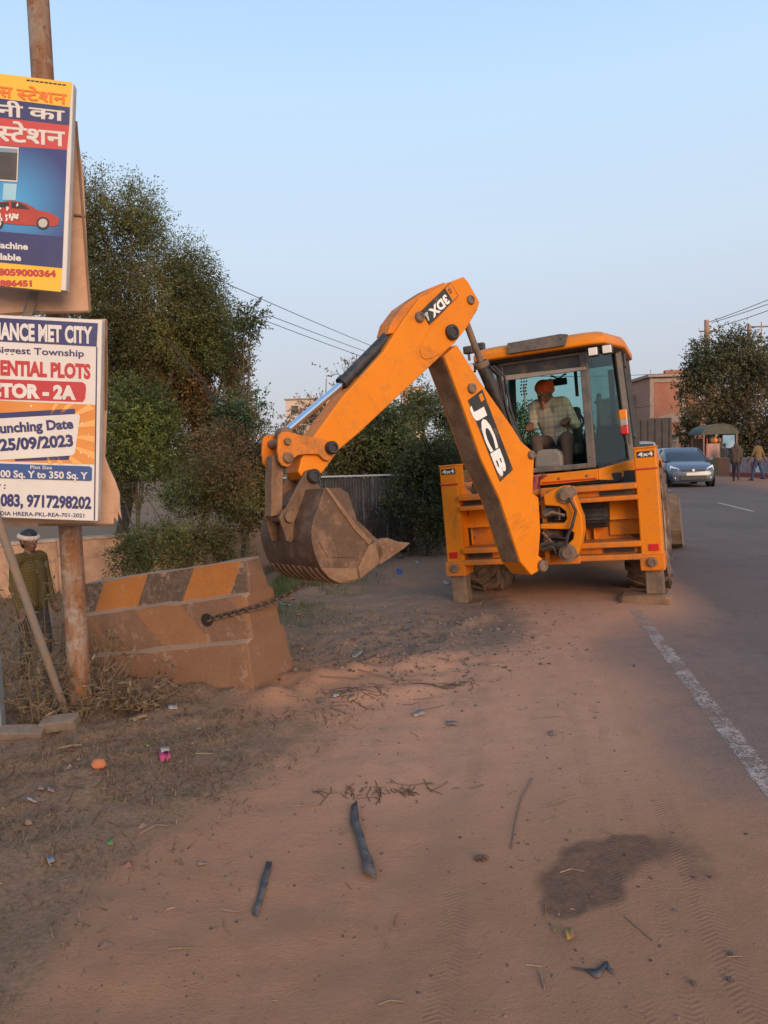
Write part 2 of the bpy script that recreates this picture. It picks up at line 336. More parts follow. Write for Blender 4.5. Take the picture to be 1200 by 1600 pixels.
# ------------------------------------------------------------ materials of the machine
def paint(name, c1, c2, da=.42, dirt=DUST, low=True):
    t = NT(name); n = t.noise(5, 9, .7); n2 = t.noise(38, 6, .7)
    col = t.mix(t.ramp(t.noise(2.2), .3, .7), c1, c2)
    k = t.ramp(t.math('ADD', t.math('MULTIPLY', n, .7), t.math('MULTIPLY', n2, .35)), .98 - da, 1.12 - da)
    col = t.mix(t.math('MULTIPLY', k, .7), col, dirt)
    k2 = t.ramp(t.noise(70, 4, .7), .70, .74); col = t.mix(k2, col, (.10, .06, .04))       # chips
    col = t.mix(t.ramp(t.noise(1.6, 9, .75, dist=.6), .56, .72, 0, .7), col, (.19, .085, .03))               # oily grime
    col = t.mix(t.ramp(t.noise(1, 8, .7, vec=t.scaled((16, 16, 1.6))), .63, .70, 0, .4), col, (.34, .15, .05))   # run-off streaks
    geo = t.new('ShaderNodeNewGeometry'); gs = t.new('ShaderNodeSeparateXYZ'); t.l.new(geo.outputs['Normal'], gs.inputs[0])
    col = t.mix(t.math('MULTIPLY', t.ramp(gs.outputs[2], .5, .9, 0, .6), t.ramp(n, .3, .6)), col, dirt)      # dust settled on upward faces
    col = t.mix(t.ramp(t.noise(24, 6, .7), .70, .72, 0, .8), col, (.12, .065, .035))                         # rubbed patches
    col = t.mix(t.ramp(t.noise(1, 5, .6, vec=t.scaled((3, 3, 42))), .70, .73, 0, .5), col, (.30, .13, .05))  # scratches
    t.bump(t.math('ADD', t.math('MULTIPLY', n2, .3), t.math('MULTIPLY', t.noise(3.5, 3), 1.6)), .16, .012)
    return t.fin(col, t.ramp(k, 0, 1, .48, .85), spec=.25)
OR = paint('orange_paint', (.72, .215, .006), (.66, .19, .005), .42)
OR_D = paint('dusty_orange_paint', (.70, .19, .008), (.62, .165, .008), .50)
YL = OR
BLK = mat('black_plastic', (.018, .018, .02), (.03, .028, .028), 8, .5, bump=.15, dirt=(.10, .07, .05), da=.38)
DST = mat('dusty_dark_steel', (.10, .075, .058), (.15, .105, .075), 7, .6, .2, bump=.2, dirt=(.22, .14, .09), da=.5)
BRN = mat('soil_caked_steel', (.18, .095, .05), (.135, .07, .037), 5, .75, 0, bump=.4, bsc=50, dirt=(.27, .15, .085), da=.46, dsc=7)
SCR = mat('scraped_bucket_steel', (.125, .066, .037), (.09, .05, .030), 4, .55, .2, bump=.35, bsc=45, dirt=(.24, .135, .075), da=.40, dsc=9)
CHR = mat('chrome_rod', (.75, .76, .78), None, rough=.12, metal=1.0)
RUB = mat('tyre_rubber', (.022, .02, .019), (.035, .03, .027), 10, .85, bump=.3, dirt=(.23, .14, .09), da=.50, dsc=6)
RIM = mat('wheel_rim', (.45, .40, .33), (.35, .27, .2), 6, .6, .2, dirt=DUST, da=.5)
GRY = mat('grey_trim', (.08, .072, .068), (.11, .098, .088), 6, .6, dirt=(.19, .14, .10), da=.40)
WHT = mat('white_print', (.75, .74, .70), None, rough=.6, dirt=(.45, .35, .27), da=.34)
BKP = mat('black_print', (.02, .019, .018), (.035, .03, .026), 9, .5, dirt=(.22, .13, .07), da=.33)
REDP = mat('red_print', (.46, .022, .014), (.40, .02, .013), 6, .5)
LAMPW = mat('lamp_lens_clear', (.72, .66, .58), None, rough=.2)
LAMPR = mat('lamp_lens_red', (.55, .02, .02), None, rough=.25)
LAMPA = mat('lamp_lens_amber', (.80, .22, .01), None, rough=.25)
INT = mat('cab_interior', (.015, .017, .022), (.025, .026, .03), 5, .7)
def glass(name, tintc, refl=.10):
    t = NT(name); t.n.remove(t.b)
    tr = t.new('ShaderNodeBsdfTransparent'); tr.inputs[0].default_value = (*tintc, 1)
    gl = t.new('ShaderNodeBsdfGlossy'); gl.inputs['Roughness'].default_value = .03
    fr = t.new('ShaderNodeLayerWeight'); fr.inputs[0].default_value = .5
    mx = t.new('ShaderNodeMixShader'); t.l.new(t.math('ADD', t.math('MULTIPLY', t.math('POWER', fr.outputs['Facing'], 4.0), .5), refl * .4), mx.inputs[0]); t.l.new(tr.outputs[0], mx.inputs[1]); t.l.new(gl.outputs[0], mx.inputs[2])
    t.l.new(mx.outputs[0], t.n['Material Output'].inputs[0]); return t.m
GLS = glass('tinted_glass', (.60, .80, .79)); GLQ = glass('dusty_side_glass', (.50, .62, .58), .16)

# ------------------------------------------------------------ lettering
def textmesh(body, bold=0.0):
    c = bpy.data.curves.new('t', 'FONT'); c.body = body; c.offset = bold; c.resolution_u = 3
    o = bpy.data.objects.new('t', c); me = bpy.data.meshes.new_from_object(o)
    n = len(me.vertices); a = np.empty(n * 3); me.vertices.foreach_get('co', a); a = a.reshape(-1, 3)
    fs = [tuple(p.vertices) for p in me.polygons]
    bpy.data.objects.remove(o); bpy.data.curves.remove(c); bpy.data.meshes.remove(me)
    return a, fs
def lettering(name, body, o, ex, ey, width, height, m, parent, bold=.02, prefix='', clip=None):
    """flat print: body fills width x height from o (baseline start) along ex, ey; prefix continues it to the left"""
    a, fs = textmesh(body, bold); x0, x1 = a[:, 0].min(), a[:, 0].max(); y0, y1 = max(a[:, 1].min(), -.02 if clip is None else -9), a[:, 1].max()
    sx = width / (x1 - x0); sy = height / (y1 - (0 if clip is None else y0))
    if prefix:
        b, fb = textmesh(prefix + body, bold); sh = b[:, 0].max() - x1; a, fs = b, fb; x0 = x0 + sh
    o, ex, ey = Vector(o), Vector(ex), Vector(ey); nz = ex.cross(ey).normalized()
    V = [o + ex * ((p[0] - x0) * sx) + ey * (p[1] * sy) for p in a]
    me = bpy.data.meshes.new(name); me.from_pydata([tuple(p) for p in V], [], fs); me.materials.append(m)
    if len(me.polygons) and me.polygons[0].normal.dot(nz) < 0: me.flip_normals()
    ob = bpy.data.objects.new(name, me); COL.objects.link(ob); ob.parent = parent; return ob

# ------------------------------------------------------------ backhoe loader: machine frame (x right, y forward, z up, origin under its rear)
MO = Vector((1.742, 7.68, -.075))
MM = Matrix.Translation(MO) @ Matrix.Rotation(rad(-24), 4, 'Z') @ Matrix.Rotation(rad(-3.75), 4, 'Y'); MI = MM.inverted(); M3 = MI.to_3x3()
JB = thing('backhoe_loader', 'dusty orange backhoe loader parked on the road edge with its digging arm swung out', 'excavator')
JB.matrix_world = MM
CL = MI @ CAMP
def ml(u, v, y):
    d = M3 @ ray(u, v); return CL + d * ((y - CL.y) / d.y)
def z5(x, y): return 660 + x * .35, 690 + y * .35
def z6(x, y): return 730 + x * .25, 500 + y * .25
def z4(x, y): return 600 + x * .25, 420 + y * .25
def z3(x, y): return 370 + x * .25, 600 + y * .25
def flat(pts, y, dy): return [ml(u, v, y) for u, v in pts], (0, dy, 0)
def B(name, x0, x1, y0, y1, z0, z1, m, parent=JB, bevel=.008):
    return MB().box(((x0 + x1) / 2, (y0 + y1) / 2, (z0 + z1) / 2), (abs(x1 - x0), abs(y1 - y0), abs(z1 - z0))).build(name, m, parent, bevel)
def bolt(c, ax, r, h, m, parent, name='pin'):
    return MB().lathe([(0, 0), (r, 0), (r, h * .75), (r * .8, h), (r * .55, h), (r * .5, h * .8), (0, h * .8)], c, ax, 16).build(name, m, parent, smooth=35)
# rear frame and stabilisers
fr = MB()
fr.box((0, .12, 1.195), (1.86, .30, .06)).box((0, .16, 1.135), (1.86, .20, .062)).box((0, .12, 1.08), (1.86, .30, .05))
fr.box((0, .12, .615), (1.86, .30, .06)).box((0, .17, .55), (1.86, .20, .072)).box((0, .12, .485), (1.86, .30, .06))
fr.box((0, .34, .85), (1.88, .06, .44))
rear = fr.build('rear_frame', OR_D, JB, .012)
for x0, x1, z in ((.56, .88, 1.135), (-.9, -.66, 1.135), (.56, .86, .55), (-.9, -.62, .55)):
    B('slot', x0, x1, .05, .064, z - .022, z + .022, BLK, rear, 0)
for sx in (-1, 1):
    x0, x1 = (-1.13, -.93) if sx < 0 else (.92, 1.13); xc = (x0 + x1) / 2
    st = MB()
    st.loft([[Vector((x0 + a, y0, z)) for a, y0 in ((.0, .01), (x1 - x0, .01), (x1 - x0, .26), (0, .26))] for z in (.36, 1.563)])
    leg = st.build('stabiliser', OR, JB, .014)
    B('stabiliser_collar', x0 - .012, x1 + .012, -.03, .28, .34, .50, OR_D, leg, .012)
    bolt((xc, -.032, .43), (0, -1, 0), .048, .035, DST, leg)
    B('cap', x0 - .006, x1 + .006, .0, .27, 1.556, 1.572, OR, leg, .006)
    zb = (-.03 if sx > 0 else -.10)
    B('stabiliser_leg', xc - .085, xc + .085, .05, .22, zb + .04, .5, DST, leg, .01)
    pad = MB(); pw = .26
    pad.loft([[Vector((xc - .10 * sx * (sx > 0) + pw * k * cx, .12 + .2 * k * cy, z)) for cx, cy in ((-1, -.8), (-.85, -1), (.85, -1), (1, -.8), (1, .8), (.85, 1), (-.85, 1), (-1, .8))] for z, k in ((zb - .03, .97), (zb + .05, 1.0), (zb + .11, .95), (zb + .13, .82))])
    pad.build('stabiliser_pad', BRN, leg, .012)
    zz = ml(*z5(115 if sx < 0 else 990, 193 if sx < 0 else 122), .01).z
    B('red_stripe', x0 - .001, x1 + .001, .004, .02, zz - .008, zz + .008, REDP, leg, 0)
    zr = ml(*z5(145 if sx < 0 else 1020, 507 if sx < 0 else 472), .01).z
    B('reflector', xc - .045 + .02 * sx, xc + .05 + .02 * sx, -.002, .02, zr - .035, zr + .035, LAMPR, leg, .004)
    z0 = zz + .145
    B('decal', xc - .075, xc + .085, .004, .02, z0 - .03, z0 + .03, BKP, leg, 0)
    lettering('lettering', '4x4', (xc - .065, .002, z0 - .02), (1, 0, 0), (0, 0, 1), .14, .042, WHT, leg, .02)
# carriage, king post, swing casting
ca = MB(); ca.box((.16, -.05, .84), (.34, .05, .80)); ca.box((.02, -.09, .84), (.05, .1, .74));
car_ = ca.build('carriage_plate', OR_D, JB, .01)
MB().box((.17, -.10, .86), (.28, .06, .62)).build('valve_recess', BLK, car_, .01)
outer = [(596, 208), (615, 200), (645, 198), (668, 222), (690, 280), (712, 340), (717, 400), (707, 455), (692, 505), (668, 533), (628, 530), (610, 500), (620, 478)]
inner = [(645, 462), (672, 435), (676, 408), (655, 392), (525, 390), (525, 368), (632, 364), (644, 345), (640, 312), (612, 290), (545, 285), (540, 240)]
P, _ = flat([z5(*p) for p in outer + inner], -.36, 0)
sc_ = MB(); sc_.prism(P, (0, .2, 0)); cast = sc_.build('swing_casting', OR, JB, .012)
for q, r in (((637, 240), .085), ((650, 497), .09)):
    c = ml(*z5(*q), -.36)
    MB().lathe([(0, .05), (r * .55, .05), (r * .6, .025), (r * .95, .02), (r, 0), (r, -.22)], c, (0, -1, 0), 24).build('pivot_pin', DST, cast, smooth=35)
hoses = [[(560, 225), (600, 262), (610, 300), (612, 350)], [(655, 250), (685, 310), (668, 380), (648, 420), (640, 470)], [(530, 255), (560, 238), (610, 232)], [(545, 330), (580, 315), (635, 330)], [(540, 440), (580, 420), (630, 432), (660, 425)], [(530, 470), (575, 455), (620, 470)], [(535, 405), (570, 440), (600, 500)]]
for i, hp in enumerate(hoses):
    pts = [ml(*z5(*p), -.30 - .1 * (i % 2) - (.0 if i != 1 else .02)) for p in hp]
    MB().tube(pts, .011 + .004 * (i % 2), 8).build('hose', BLK if i % 3 else DST, car_, smooth=60)
for q, r, l in (((545, 320), .05, .16), ((600, 335), .035, .12), ((560, 415), .05, .14), ((600, 465), .045, .13), ((540, 470), .05, .12), ((590, 350), .02, .2)):
    c = ml(*z5(*q), -.16); MB().tube([c, c + Vector((l, -.03, .015))], r, 12).build('valve_body', DST if r > .04 else BLK, car_, smooth=40)
# things seen in the right recess: a spare wheel lying behind the panel edge
c = ml(*z5(757, 327), .22)
sp = MB(); sp.tube([c - Vector((.17, 0, .0)), c - Vector((.15, 0, 0)), c + Vector((.15, 0, 0)), c + Vector((.17, 0, 0))], [.10, .125, .125, .10], 20)
for k in range(20):
    a = k * 6.28319 / 20; sp.box(c + Vector((0, math.cos(a) * .125, math.sin(a) * .125)), (.3, .025, .02), Matrix.Rotation(-a, 3, 'X') if k % 1 == 0 else None)
sp.build('rubber_roller', BLK, JB, smooth=40)
B('recess_rib', .44, .455, .25, .31, .65, 1.05, OR, JB, .004); B('recess_door', .60, .9, .285, .309, .68, 1.02, OR, JB, .006)
B('recess_rib', -.905, -.89, .25, .31, .65, 1.05, OR, JB, .004)

# ------------------------------------------------------------ wheels, body, loader
def wheel(name, x, y, z, r, w, parent, side, nl=18):
    t = MB(); ax = (1, 0, 0); hw = w / 2
    prof = [(r * .56, -hw * .75), (r * .62, -hw * .95), (r * .8, -hw), (r * .93, -hw * .93), (r * .97, -hw * .7), (r * .975, 0), (r * .97, hw * .7), (r * .93, hw * .93), (r * .8, hw), (r * .62, hw * .95), (r * .56, hw * .75)]
    t.lathe(prof, (x, y, z), ax, 40)
    for s in (-1, 1):
        for k in range(nl):
            a = (k + (0 if s > 0 else .5)) * 6.28319 / nl
            def pt(q, aa, rr): return Vector((x + q, y + math.cos(aa) * rr, z + math.sin(aa) * rr))
            d = .26; lw = .06
            A = [pt(s * hw * .98, a - lw, r * .86), pt(s * hw * .98, a + lw, r * .86), pt(s * hw * 1.0, a + lw, r * .985), pt(s * hw * 1.0, a - lw, r * .985)]
            Bq = [pt(0, a + d - lw, r * .95), pt(0, a + d + lw, r * .95), pt(0, a + d + lw, r * 1.0), pt(0, a + d - lw, r * 1.0)]
            t.quadbar(A, Bq)
    wh = MB().lathe([(0, -hw * .35), (r * .2, -hw * .35), (r * .25, -hw * .6), (r * .5, -hw * .5), (r * .57, -hw * .8), (r * .57, hw * .8), (r * .5, hw * .5), (r * .25, hw * .6), (r * .2, hw * .75), (0, hw * .75)], (x, y, z), ax, 32).build(name, RIM, parent, smooth=35)
    t.build('tyre', RUB, wh, smooth=40)
    for k in range(6):
        a = k * 6.28319 / 6; MB().lathe([(0, .02), (.016, .02), (.018, 0)], (x + side * hw * .6, y + math.cos(a) * r * .3, z + math.sin(a) * r * .3), (side, 0, 0), 6).build('wheel_nut', DST, wh)
    return wh
for s in (-1, 1):
    wheel('rear_wheel', s * .92, .98, .66, .68, .42, JB, s)
    wheel('front_wheel', s * .86, 3.15, .47, .46, .30, JB, s, 16)
ch = MB(); ch.box((0, 2.0, .72), (.7, 3.6, .36)).box((0, .98, .66), (1.3, .22, .24)).box((0, 3.15, .48), (1.2, .16, .18)); ch.build('chassis', BLK, JB, .02)
hd = MB(); hd.loft([[Vector((sx * w, y, z)) for sx, z in ((-1, .9), (1, .9), (1, zt - .12), (.8, zt), (-.8, zt), (-1, zt - .12))] for y, w, zt in ((1.98, .46, 1.72), (2.8, .44, 1.68), (3.5, .40, 1.58), (3.62, .36, 1.45))]); hood = hd.build('hood', OR, JB, .02)
for z in (1.05, 1.15, 1.25, 1.35): B('grille_slat', -.3, .3, 3.60, 3.64, z - .02, z + .02, BLK, hood, .004)
MB().tube([(.3, 2.5, 1.6), (.3, 2.5, 2.25), (.3, 2.58, 2.33)], .035, 12).build('exhaust_pipe', DST, JB, smooth=50)
for s in (-1, 1):
    la = MB(); la.prism([(s * .56, 2.1, 1.55), (s * .56, 2.1, 1.30), (s * .56, 3.55, .62), (s * .56, 4.0, .35), (s * .56, 4.05, .55), (s * .56, 3.4, .98)], (s * .09, 0, 0)); arm = la.build('loader_arm', OR, JB, .012)
    MB().tube([(s * .68, 2.4, 1.05), (s * .68, 3.0, .90)], .05, 12).build('loader_cylinder', BLK, arm, smooth=40)
    MB().tube([(s * .68, 3.0, .90), (s * .68, 3.6, .75)], .028, 10).build('rod', CHR, arm, smooth=40)
lb = MB(); prof = [(4.12, .86), (4.02, .62), (4.0, .32), (4.1, .1), (4.3, .03), (4.75, .02), (4.75, .04), (4.32, .06), (4.13, .13), (4.03, .33), (4.05, .61), (4.15, .85)]
lb.prism([(-1.12, y, z) for y, z in prof], (2.24, 0, 0)); bk = lb.build('loader_bucket', DST, JB, .006)
for s in (-1, 1): MB().prism([(s * 1.12, y, z) for y, z in ((4.12, .86), (4.02, .62), (4.0, .32), (4.1, .1), (4.3, .03), (4.75, .02), (4.6, .3), (4.3, .75))], (s * .02, 0, 0)).build('bucket_cheek', DST, bk, .004)
# mudguards over the rear wheels
for s in (-1, 1):
    L = []
    for k in range(9):
        a = math.pi * (.08 + .80 * k / 8); L.append([Vector((s * x, .98 - math.cos(a) * .80, .66 + math.sin(a) * rr)) for x, rr in ((.62, .76), (1.10, .76), (1.10, .79), (.62, .79))])
    g = MB().loft(L).build('mudguard', OR, JB, .006)
    MB().box((s * 1.04, .16, 1.36), (.09, .05, .14)).build('tail_lamp', LAMPR, g, .008)
# cab floor, sill and fenders
MB().box((0, 1.15, 1.28), (1.5, 1.6, .10)).build('cab_floor', BLK, JB, .01)
P, v = flat([z5(475, 152), z5(640, 137), z5(785, 121), z5(785, 172), z5(640, 186), z5(475, 200)], .27, .16); sill = MB().prism(P, v).build('cab_sill', OR, JB, .012)
P, v = flat([z5(535, 181), z5(778, 161), z5(778, 168), z5(535, 188)], .262, .01); MB().prism(P, v).build('red_stripe', REDP, sill)
for q in ((610, 165), (735, 152)): bolt(ml(*z5(*q), .268), (0, -1, 0), .014, .01, DST, sill, 'bolt')
P = [ml(*z5(x, y), d) for x, y, d in ((785, 121, .27), (945, 78, .50), (945, 132, .50), (890, 163, .40), (840, 172, .32), (785, 172, .27))]
MB().prism(P, (0, .12, 0)).build('fender_panel', OR, JB, .012)
P = [ml(*z5(x, y), d) for x, y, d in ((162, 135, .45), (225, 118, .3), (225, 170, .3), (200, 182, .35), (175, 180, .45))]
MB().prism(P, (0, .12, 0)).build('fender_panel', mat('pale_orange_paint', (.72, .36, .10), (.66, .30, .08), 4, .5, dirt=DUST, da=.5), JB, .012)
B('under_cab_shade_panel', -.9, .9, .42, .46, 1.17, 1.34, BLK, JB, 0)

# ------------------------------------------------------------ cab
XR, YR, XM, YM, XF, YF = .50, .40, .80, .92, .78, 1.95
ZS, ZT = 1.42, 2.65
def post(name, a, b, w, m=GRY, d=None): return MB().tube([Vector(a), Vector(b)], w, 4).build(name, m, JB, .006)
for s in (-1, 1):
    MB().box((s * .455, YR, 2.04), (.085, .07, 1.28)).build('rear_pillar', GRY if s > 0 else BLK, JB, .01)
    post('corner_pillar', (s * XM, YM, ZS - .08), (s * (XM - .07), YM, ZT + .03), .055, GRY)
    post('front_pillar', (s * XF, YF, ZS - .1), (s * (XF - .07), YF, ZT + .03), .06, BLK)
    q = MB(); q.prism([(s * XR, YR + .01, ZS - .02), (s * XM, YM, ZS + .06), (s * (XM - .07), YM, ZT), (s * XR, YR + .01, ZT)], (0, .008, 0)); q.build('quarter_window', GLQ, JB)
    q = MB(); q.prism([(s * XM, YM, ZS + .05), (s * XF, YF, ZS + .05), (s * (XF - .07), YF, ZT), (s * (XM - .07), YM, ZT)], (-.008 * s, 0, 0)); dr = q.build('door_window', GLS, JB)
    MB().tube([(s * XM, YM + .03, ZS + .02), (s * XF, YF, ZS + .02)], .035, 6).build('door_rail', BLK, dr)
    MB().tube([(s * XR, YR + .02, ZS - .02), (s * XM, YM, ZS + .02)], .03, 6).build('quarter_rail', BLK, JB)
    MB().box((s * .8, 1.45, 1.38), (.05, 1.1, .16)).build('door_panel', OR, dr, .01)
    MB().box((s * .81, 1.5, 1.7), (.03, .12, .03)).build('door_handle', BLK, dr, .006)
MB().prism([(-XF, YF, ZS), (XF, YF, ZS), (XF - .07, YF, ZT), (-XF + .07, YF, ZT)], (0, .008, 0)).build('windscreen', GLS, JB)
B('front_sill', -.78, .78, 1.93, 2.0, 1.3, 1.44, BLK)
B('window_header', -.5, .5, .385, .45, 2.46, 2.68, BLK)
P, v = flat([z6(190, 352), z6(735, 290), z6(742, 312), z6(200, 384)], .35, .04); MB().prism(P, v).build('raised_window_rail', mat('dusty_aluminium', (.33, .27, .22), (.27, .22, .18), 8, .6, .3), JB, .008)
P, v = flat([z6(195, 268), z6(728, 195), z6(728, 215), z6(195, 290)], .36, .03); MB().prism(P, v).build('window_track', GRY, JB, .008)
B('window_sill', -.45, .45, .36, .46, 1.40, 1.455, GRY)
def plan(k, z): return [Vector((x * k, 1.1 + (y - 1.1) * k, z)) for x, y in ((-.80, 2.05), (-.84, .85), (-.70, .24), (-.55, .19), (.55, .19), (.70, .24), (.84, .85), (.80, 2.05), (.6, 2.15), (-.6, 2.15))]
roof = MB().loft([plan(.97, 2.66), plan(1.0, 2.675), plan(1.0, 2.735), plan(.955, 2.79), plan(.87, 2.815)]).build('roof', OR, JB, .01, smooth=50)
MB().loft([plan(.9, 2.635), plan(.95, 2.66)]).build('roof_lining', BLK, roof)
P, v = flat([z6(248, 145), z6(580, 86), z6(628, 88), z6(610, 160), z6(255, 212)], .15, .035); rb = MB().prism(P, v).build('roof_board', mat('grey_board', (.075, .065, .06), (.10, .085, .075), 5, .6, dirt=(.2, .14, .1), da=.42), roof, .006)
for q in ((262, 175), (587, 112)): bolt(ml(*z6(*q), .15), (0, -1, 0), .012, .012, DST, rb, 'bolt')
for q in ((785, 197), (873, 182)):
    c = ml(*z6(*q), .16); l = MB().box(c + Vector((0, .045, 0)), (.105, .07, .095)).build('work_lamp', BLK, roof, .01)
    MB().box(c, (.088, .02, .078)).build('lens', LAMPW, l, .006)
for q, y in (((544, 618), .30),):
    c = ml(*z4(*q), y); l = MB().box(c + Vector((0, .045, 0)), (.07, .07, .10)).build('work_lamp', BLK, roof, .01); MB().box(c, (.058, .02, .085)).build('lens', LAMPW, l, .006)
for q in ((528, 508), (600, 488)):
    c = ml(*z4(*q), 2.0); l = MB().box(c, (.13, .1, .10)).build('work_lamp', BLK, roof, .015); MB().box(c + Vector((0, .05, 0)), (.11, .02, .085)).build('lens', LAMPW, l, .006)
    MB().box(c - Vector((0, 0, .08)), (.03, .03, .12)).build('lamp_bracket', DST, l)
for i, (m_, q) in enumerate(((LAMPA, (972, 592)), (mat('lamp_lens_dull', (.38, .30, .26), None, rough=.3), (976, 640)), (LAMPR, (980, 683)))):
    c = ml(*z6(*q), .86)
    if i == 0: tl = MB().box(c + Vector((.0, .04, -.14)), (.11, .05, .38)).build('tail_lamp', BLK, JB, .01)
    MB().box(c, (.095, .05, .115)).build('lens', m_, tl, .012)
c = ml(*z6(965, 255), 1.0); mir = MB().box(c, (.10, .05, .16)).build('side_mirror', BLK, JB, .015); MB().tube([c, c + Vector((-.08, .03, -.02))], .012, 6).build('mirror_arm', BLK, mir)
# cab interior
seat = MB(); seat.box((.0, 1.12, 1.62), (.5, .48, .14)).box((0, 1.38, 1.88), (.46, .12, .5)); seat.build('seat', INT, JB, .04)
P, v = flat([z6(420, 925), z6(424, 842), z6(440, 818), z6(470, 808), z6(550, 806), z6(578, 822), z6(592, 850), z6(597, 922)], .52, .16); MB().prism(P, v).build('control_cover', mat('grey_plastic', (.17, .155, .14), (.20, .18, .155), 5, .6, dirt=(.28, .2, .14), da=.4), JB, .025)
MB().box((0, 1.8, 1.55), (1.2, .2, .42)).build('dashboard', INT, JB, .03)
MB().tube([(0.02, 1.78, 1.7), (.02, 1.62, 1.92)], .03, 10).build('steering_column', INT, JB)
ring = MB(); pts = [Vector((.02 + .2 * math.cos(k * .3142), 1.6 + .11 * math.sin(k * .3142), 1.95 + .16 * math.sin(k * .3142))) for k in range(21)]; ring.tube(pts, .014, 8); ring.build('steering_wheel', INT, JB, smooth=60)
B('cab_side_box', .44, .72, 1.0, 1.7, 1.4, 1.86, mat('navy_console', (.018, .024, .045), (.025, .03, .05), 5, .6), JB, .03)
hL, hR = ml(829, 668, .80), ml(886, 660, .84)
for x, y, h in ((hL.x, .80, hL.z), (hR.x, .84, hR.z), (.36, .90, 2.05)):
    lv = MB().tube([(x, y, 1.33), (x, y + .02, h)], .012, 8).build('control_lever', BLK, JB); MB().ball((x, y + .02, h), .03, 6).build('knob', BLK, lv, smooth=60)
MB().box((.55, 1.9, 2.2), (.07, .05, .74)).build('inner_pillar', BLK, JB, .01)
MB().box((-.13, 1.85, 2.50), (.30, .03, .09)).build('cab_mirror', INT, JB, .012)
hg = MB(); px_ = ml(*z6(352, 400), 1.7)
for k in range(7):
    for j in (-1, 0, 1): hg.ball(px_ + Vector((j * .032 + .01 * math.sin(k), 0, .11 - k * .04)), .012, 4)
hg.build('bead_tassel', BLK, JB)
hg = MB(); px_ = ml(*z6(570, 355), 1.7)
for k in range(9): hg.ball(px_ + Vector(((k - 4) * .022, 0, -.02 * math.cos((k - 4) * .8))), .014, 4)
hg.build('bead_garland', BLK, JB)
c = ml(*z6(682, 400), 1.6); MB().box(c, (.04, .02, .30)).build('hanging_strap', BLK, JB, .004)

# ------------------------------------------------------------ digging arm: lies in an upright plane swung to the left and towards the camera
TH = rad(34); hl = M3 @ Vector((-math.cos(TH), -math.sin(TH), 0)); hl.z = 0; hl.normalize()
A1 = -hl; A2 = Vector((0, 0, 1)); A3 = Vector((A1.y, -A1.x, 0)); AK = Vector((.27, -.28, 0))
def ap(u, v, off=0.0):                        # pixel -> (a, b) in the arm plane shifted by off along its normal
    d = M3 @ ray(u, v); Q = AK + A3 * off; P = CL + d * ((Q - CL).dot(A3) / d.dot(A3)); r = P - Q; return r.dot(A1), r.dot(A2)
def a3(ab, c): return AK + A1 * ab[0] + A2 * ab[1] + A3 * c
def arm(name, px, near, far, m, parent, bevel=.01, ref=None):
    r = near if ref is None else ref
    return MB().prism([a3(ap(u, v, r), near) for u, v in px], A3 * (far - near)).build(name, m, parent, bevel)
# boom
bl = [(694, 556), (722, 631), (752, 717), (782, 781), (800, 837), (814, 879), (831, 899)]
br_ = [(841, 893), (849, 880), (847, 872), (842, 868), (845, 830), (842, 777), (833, 771), (835, 715), (830, 703), (815, 690), (800, 666), (750, 595), (714, 538)]
boom = arm('boom', bl + br_, .135, -.135, OR, JB, .012)
fp = MB(); A = [ap(u, v, .135) for u, v in bl]
L = [[a3((a - .004, b), .112), a3((a - .004, b), -.112), a3((a + .01, b), -.112), a3((a + .01, b), .112)] for a, b in A[:-1]]
fp.loft(L); fp.build('front_plate', BRN, boom, .004)
bolt(a3(ap(846, 884, .135), .13), A3, .055, .05, DST, boom); bolt(a3(ap(736, 607, .135), .13), A3, .045, .04, DST, boom); bolt(a3(ap(829, 711, .135), .13), A3, .04, .04, DST, boom)
dec = [z6(5, 502), z6(95, 433), z6(287, 935), z6(205, 1012)]
arm('decal', dec, .139, .13, BKP, boom, 0, .139)
def armtext(name, body, p0, p1, hpx_pt, off, m, parent, bold=.03):
    """baseline from pixel p0 to p1, letters as tall as the distance to pixel hpx_pt"""
    a, b, c = (a3(ap(*p, off), off) for p in (p0, p1, hpx_pt)); ex = (b - a); w = ex.length; ex.normalize()
    ey = (c - a) - ex * (c - a).dot(ex); h = ey.length; ey.normalize()
    return lettering(name, body, a, ex, ey, w, h, m, parent, bold)
armtext('lettering', 'JCB', z6(33, 532), z6(206, 985), z6(88, 496), .1415, WHT, boom, .05)
arm('badge', [z6(72, 470), z6(92, 455), z6(108, 498), z6(88, 512)], .1412, .137, OR, boom, 0)
# dipper
dip = [(725, 432), (732, 440), (750, 472), (746, 485), (730, 512), (710, 537), (675, 570), (630, 612), (562, 676), (530, 703), (512, 728), (497, 747), (486, 752), (474, 748), (466, 737), (471, 717), (490, 682), (535, 620), (600, 548), (632, 497), (655, 466), (694, 444)]
dipper = arm('dipper', dip, .11, -.11, OR, JB, .012)
hood_ = [(694, 441), (700, 446), (660, 470), (640, 492), (622, 520), (606, 522), (612, 502), (630, 478), (650, 464), (672, 450)]
arm('dipper_hood', hood_, .075, -.105, OR_D, dipper, .008)
nose = [z4(*p) for p in ((228, 500), (233, 545), (258, 566), (300, 558), (360, 528), (440, 468), (500, 390), (560, 290), (592, 228), (560, 165), (520, 158), (470, 178), (400, 235), (320, 330), (260, 420))]
arm('nose_plate', nose, .119, .10, OR, dipper, .005)
for q, r in (((415, 400), .068), ((535, 197), .042), ((218, 303), .045)): bolt(a3(ap(*z4(*q), .11), .105), A3, r, .06 if r > .05 else .04, DST if r < .05 else BLK, dipper)
arm('decal', [z4(236, 262), z4(416, 86), z4(466, 168), z4(287, 350)], .1215, .11, BKP, dipper, 0)
arm('badge', [z4(383, 122), z4(416, 90), z4(462, 168), z4(430, 200)], .1225, .117, OR, dipper, 0)
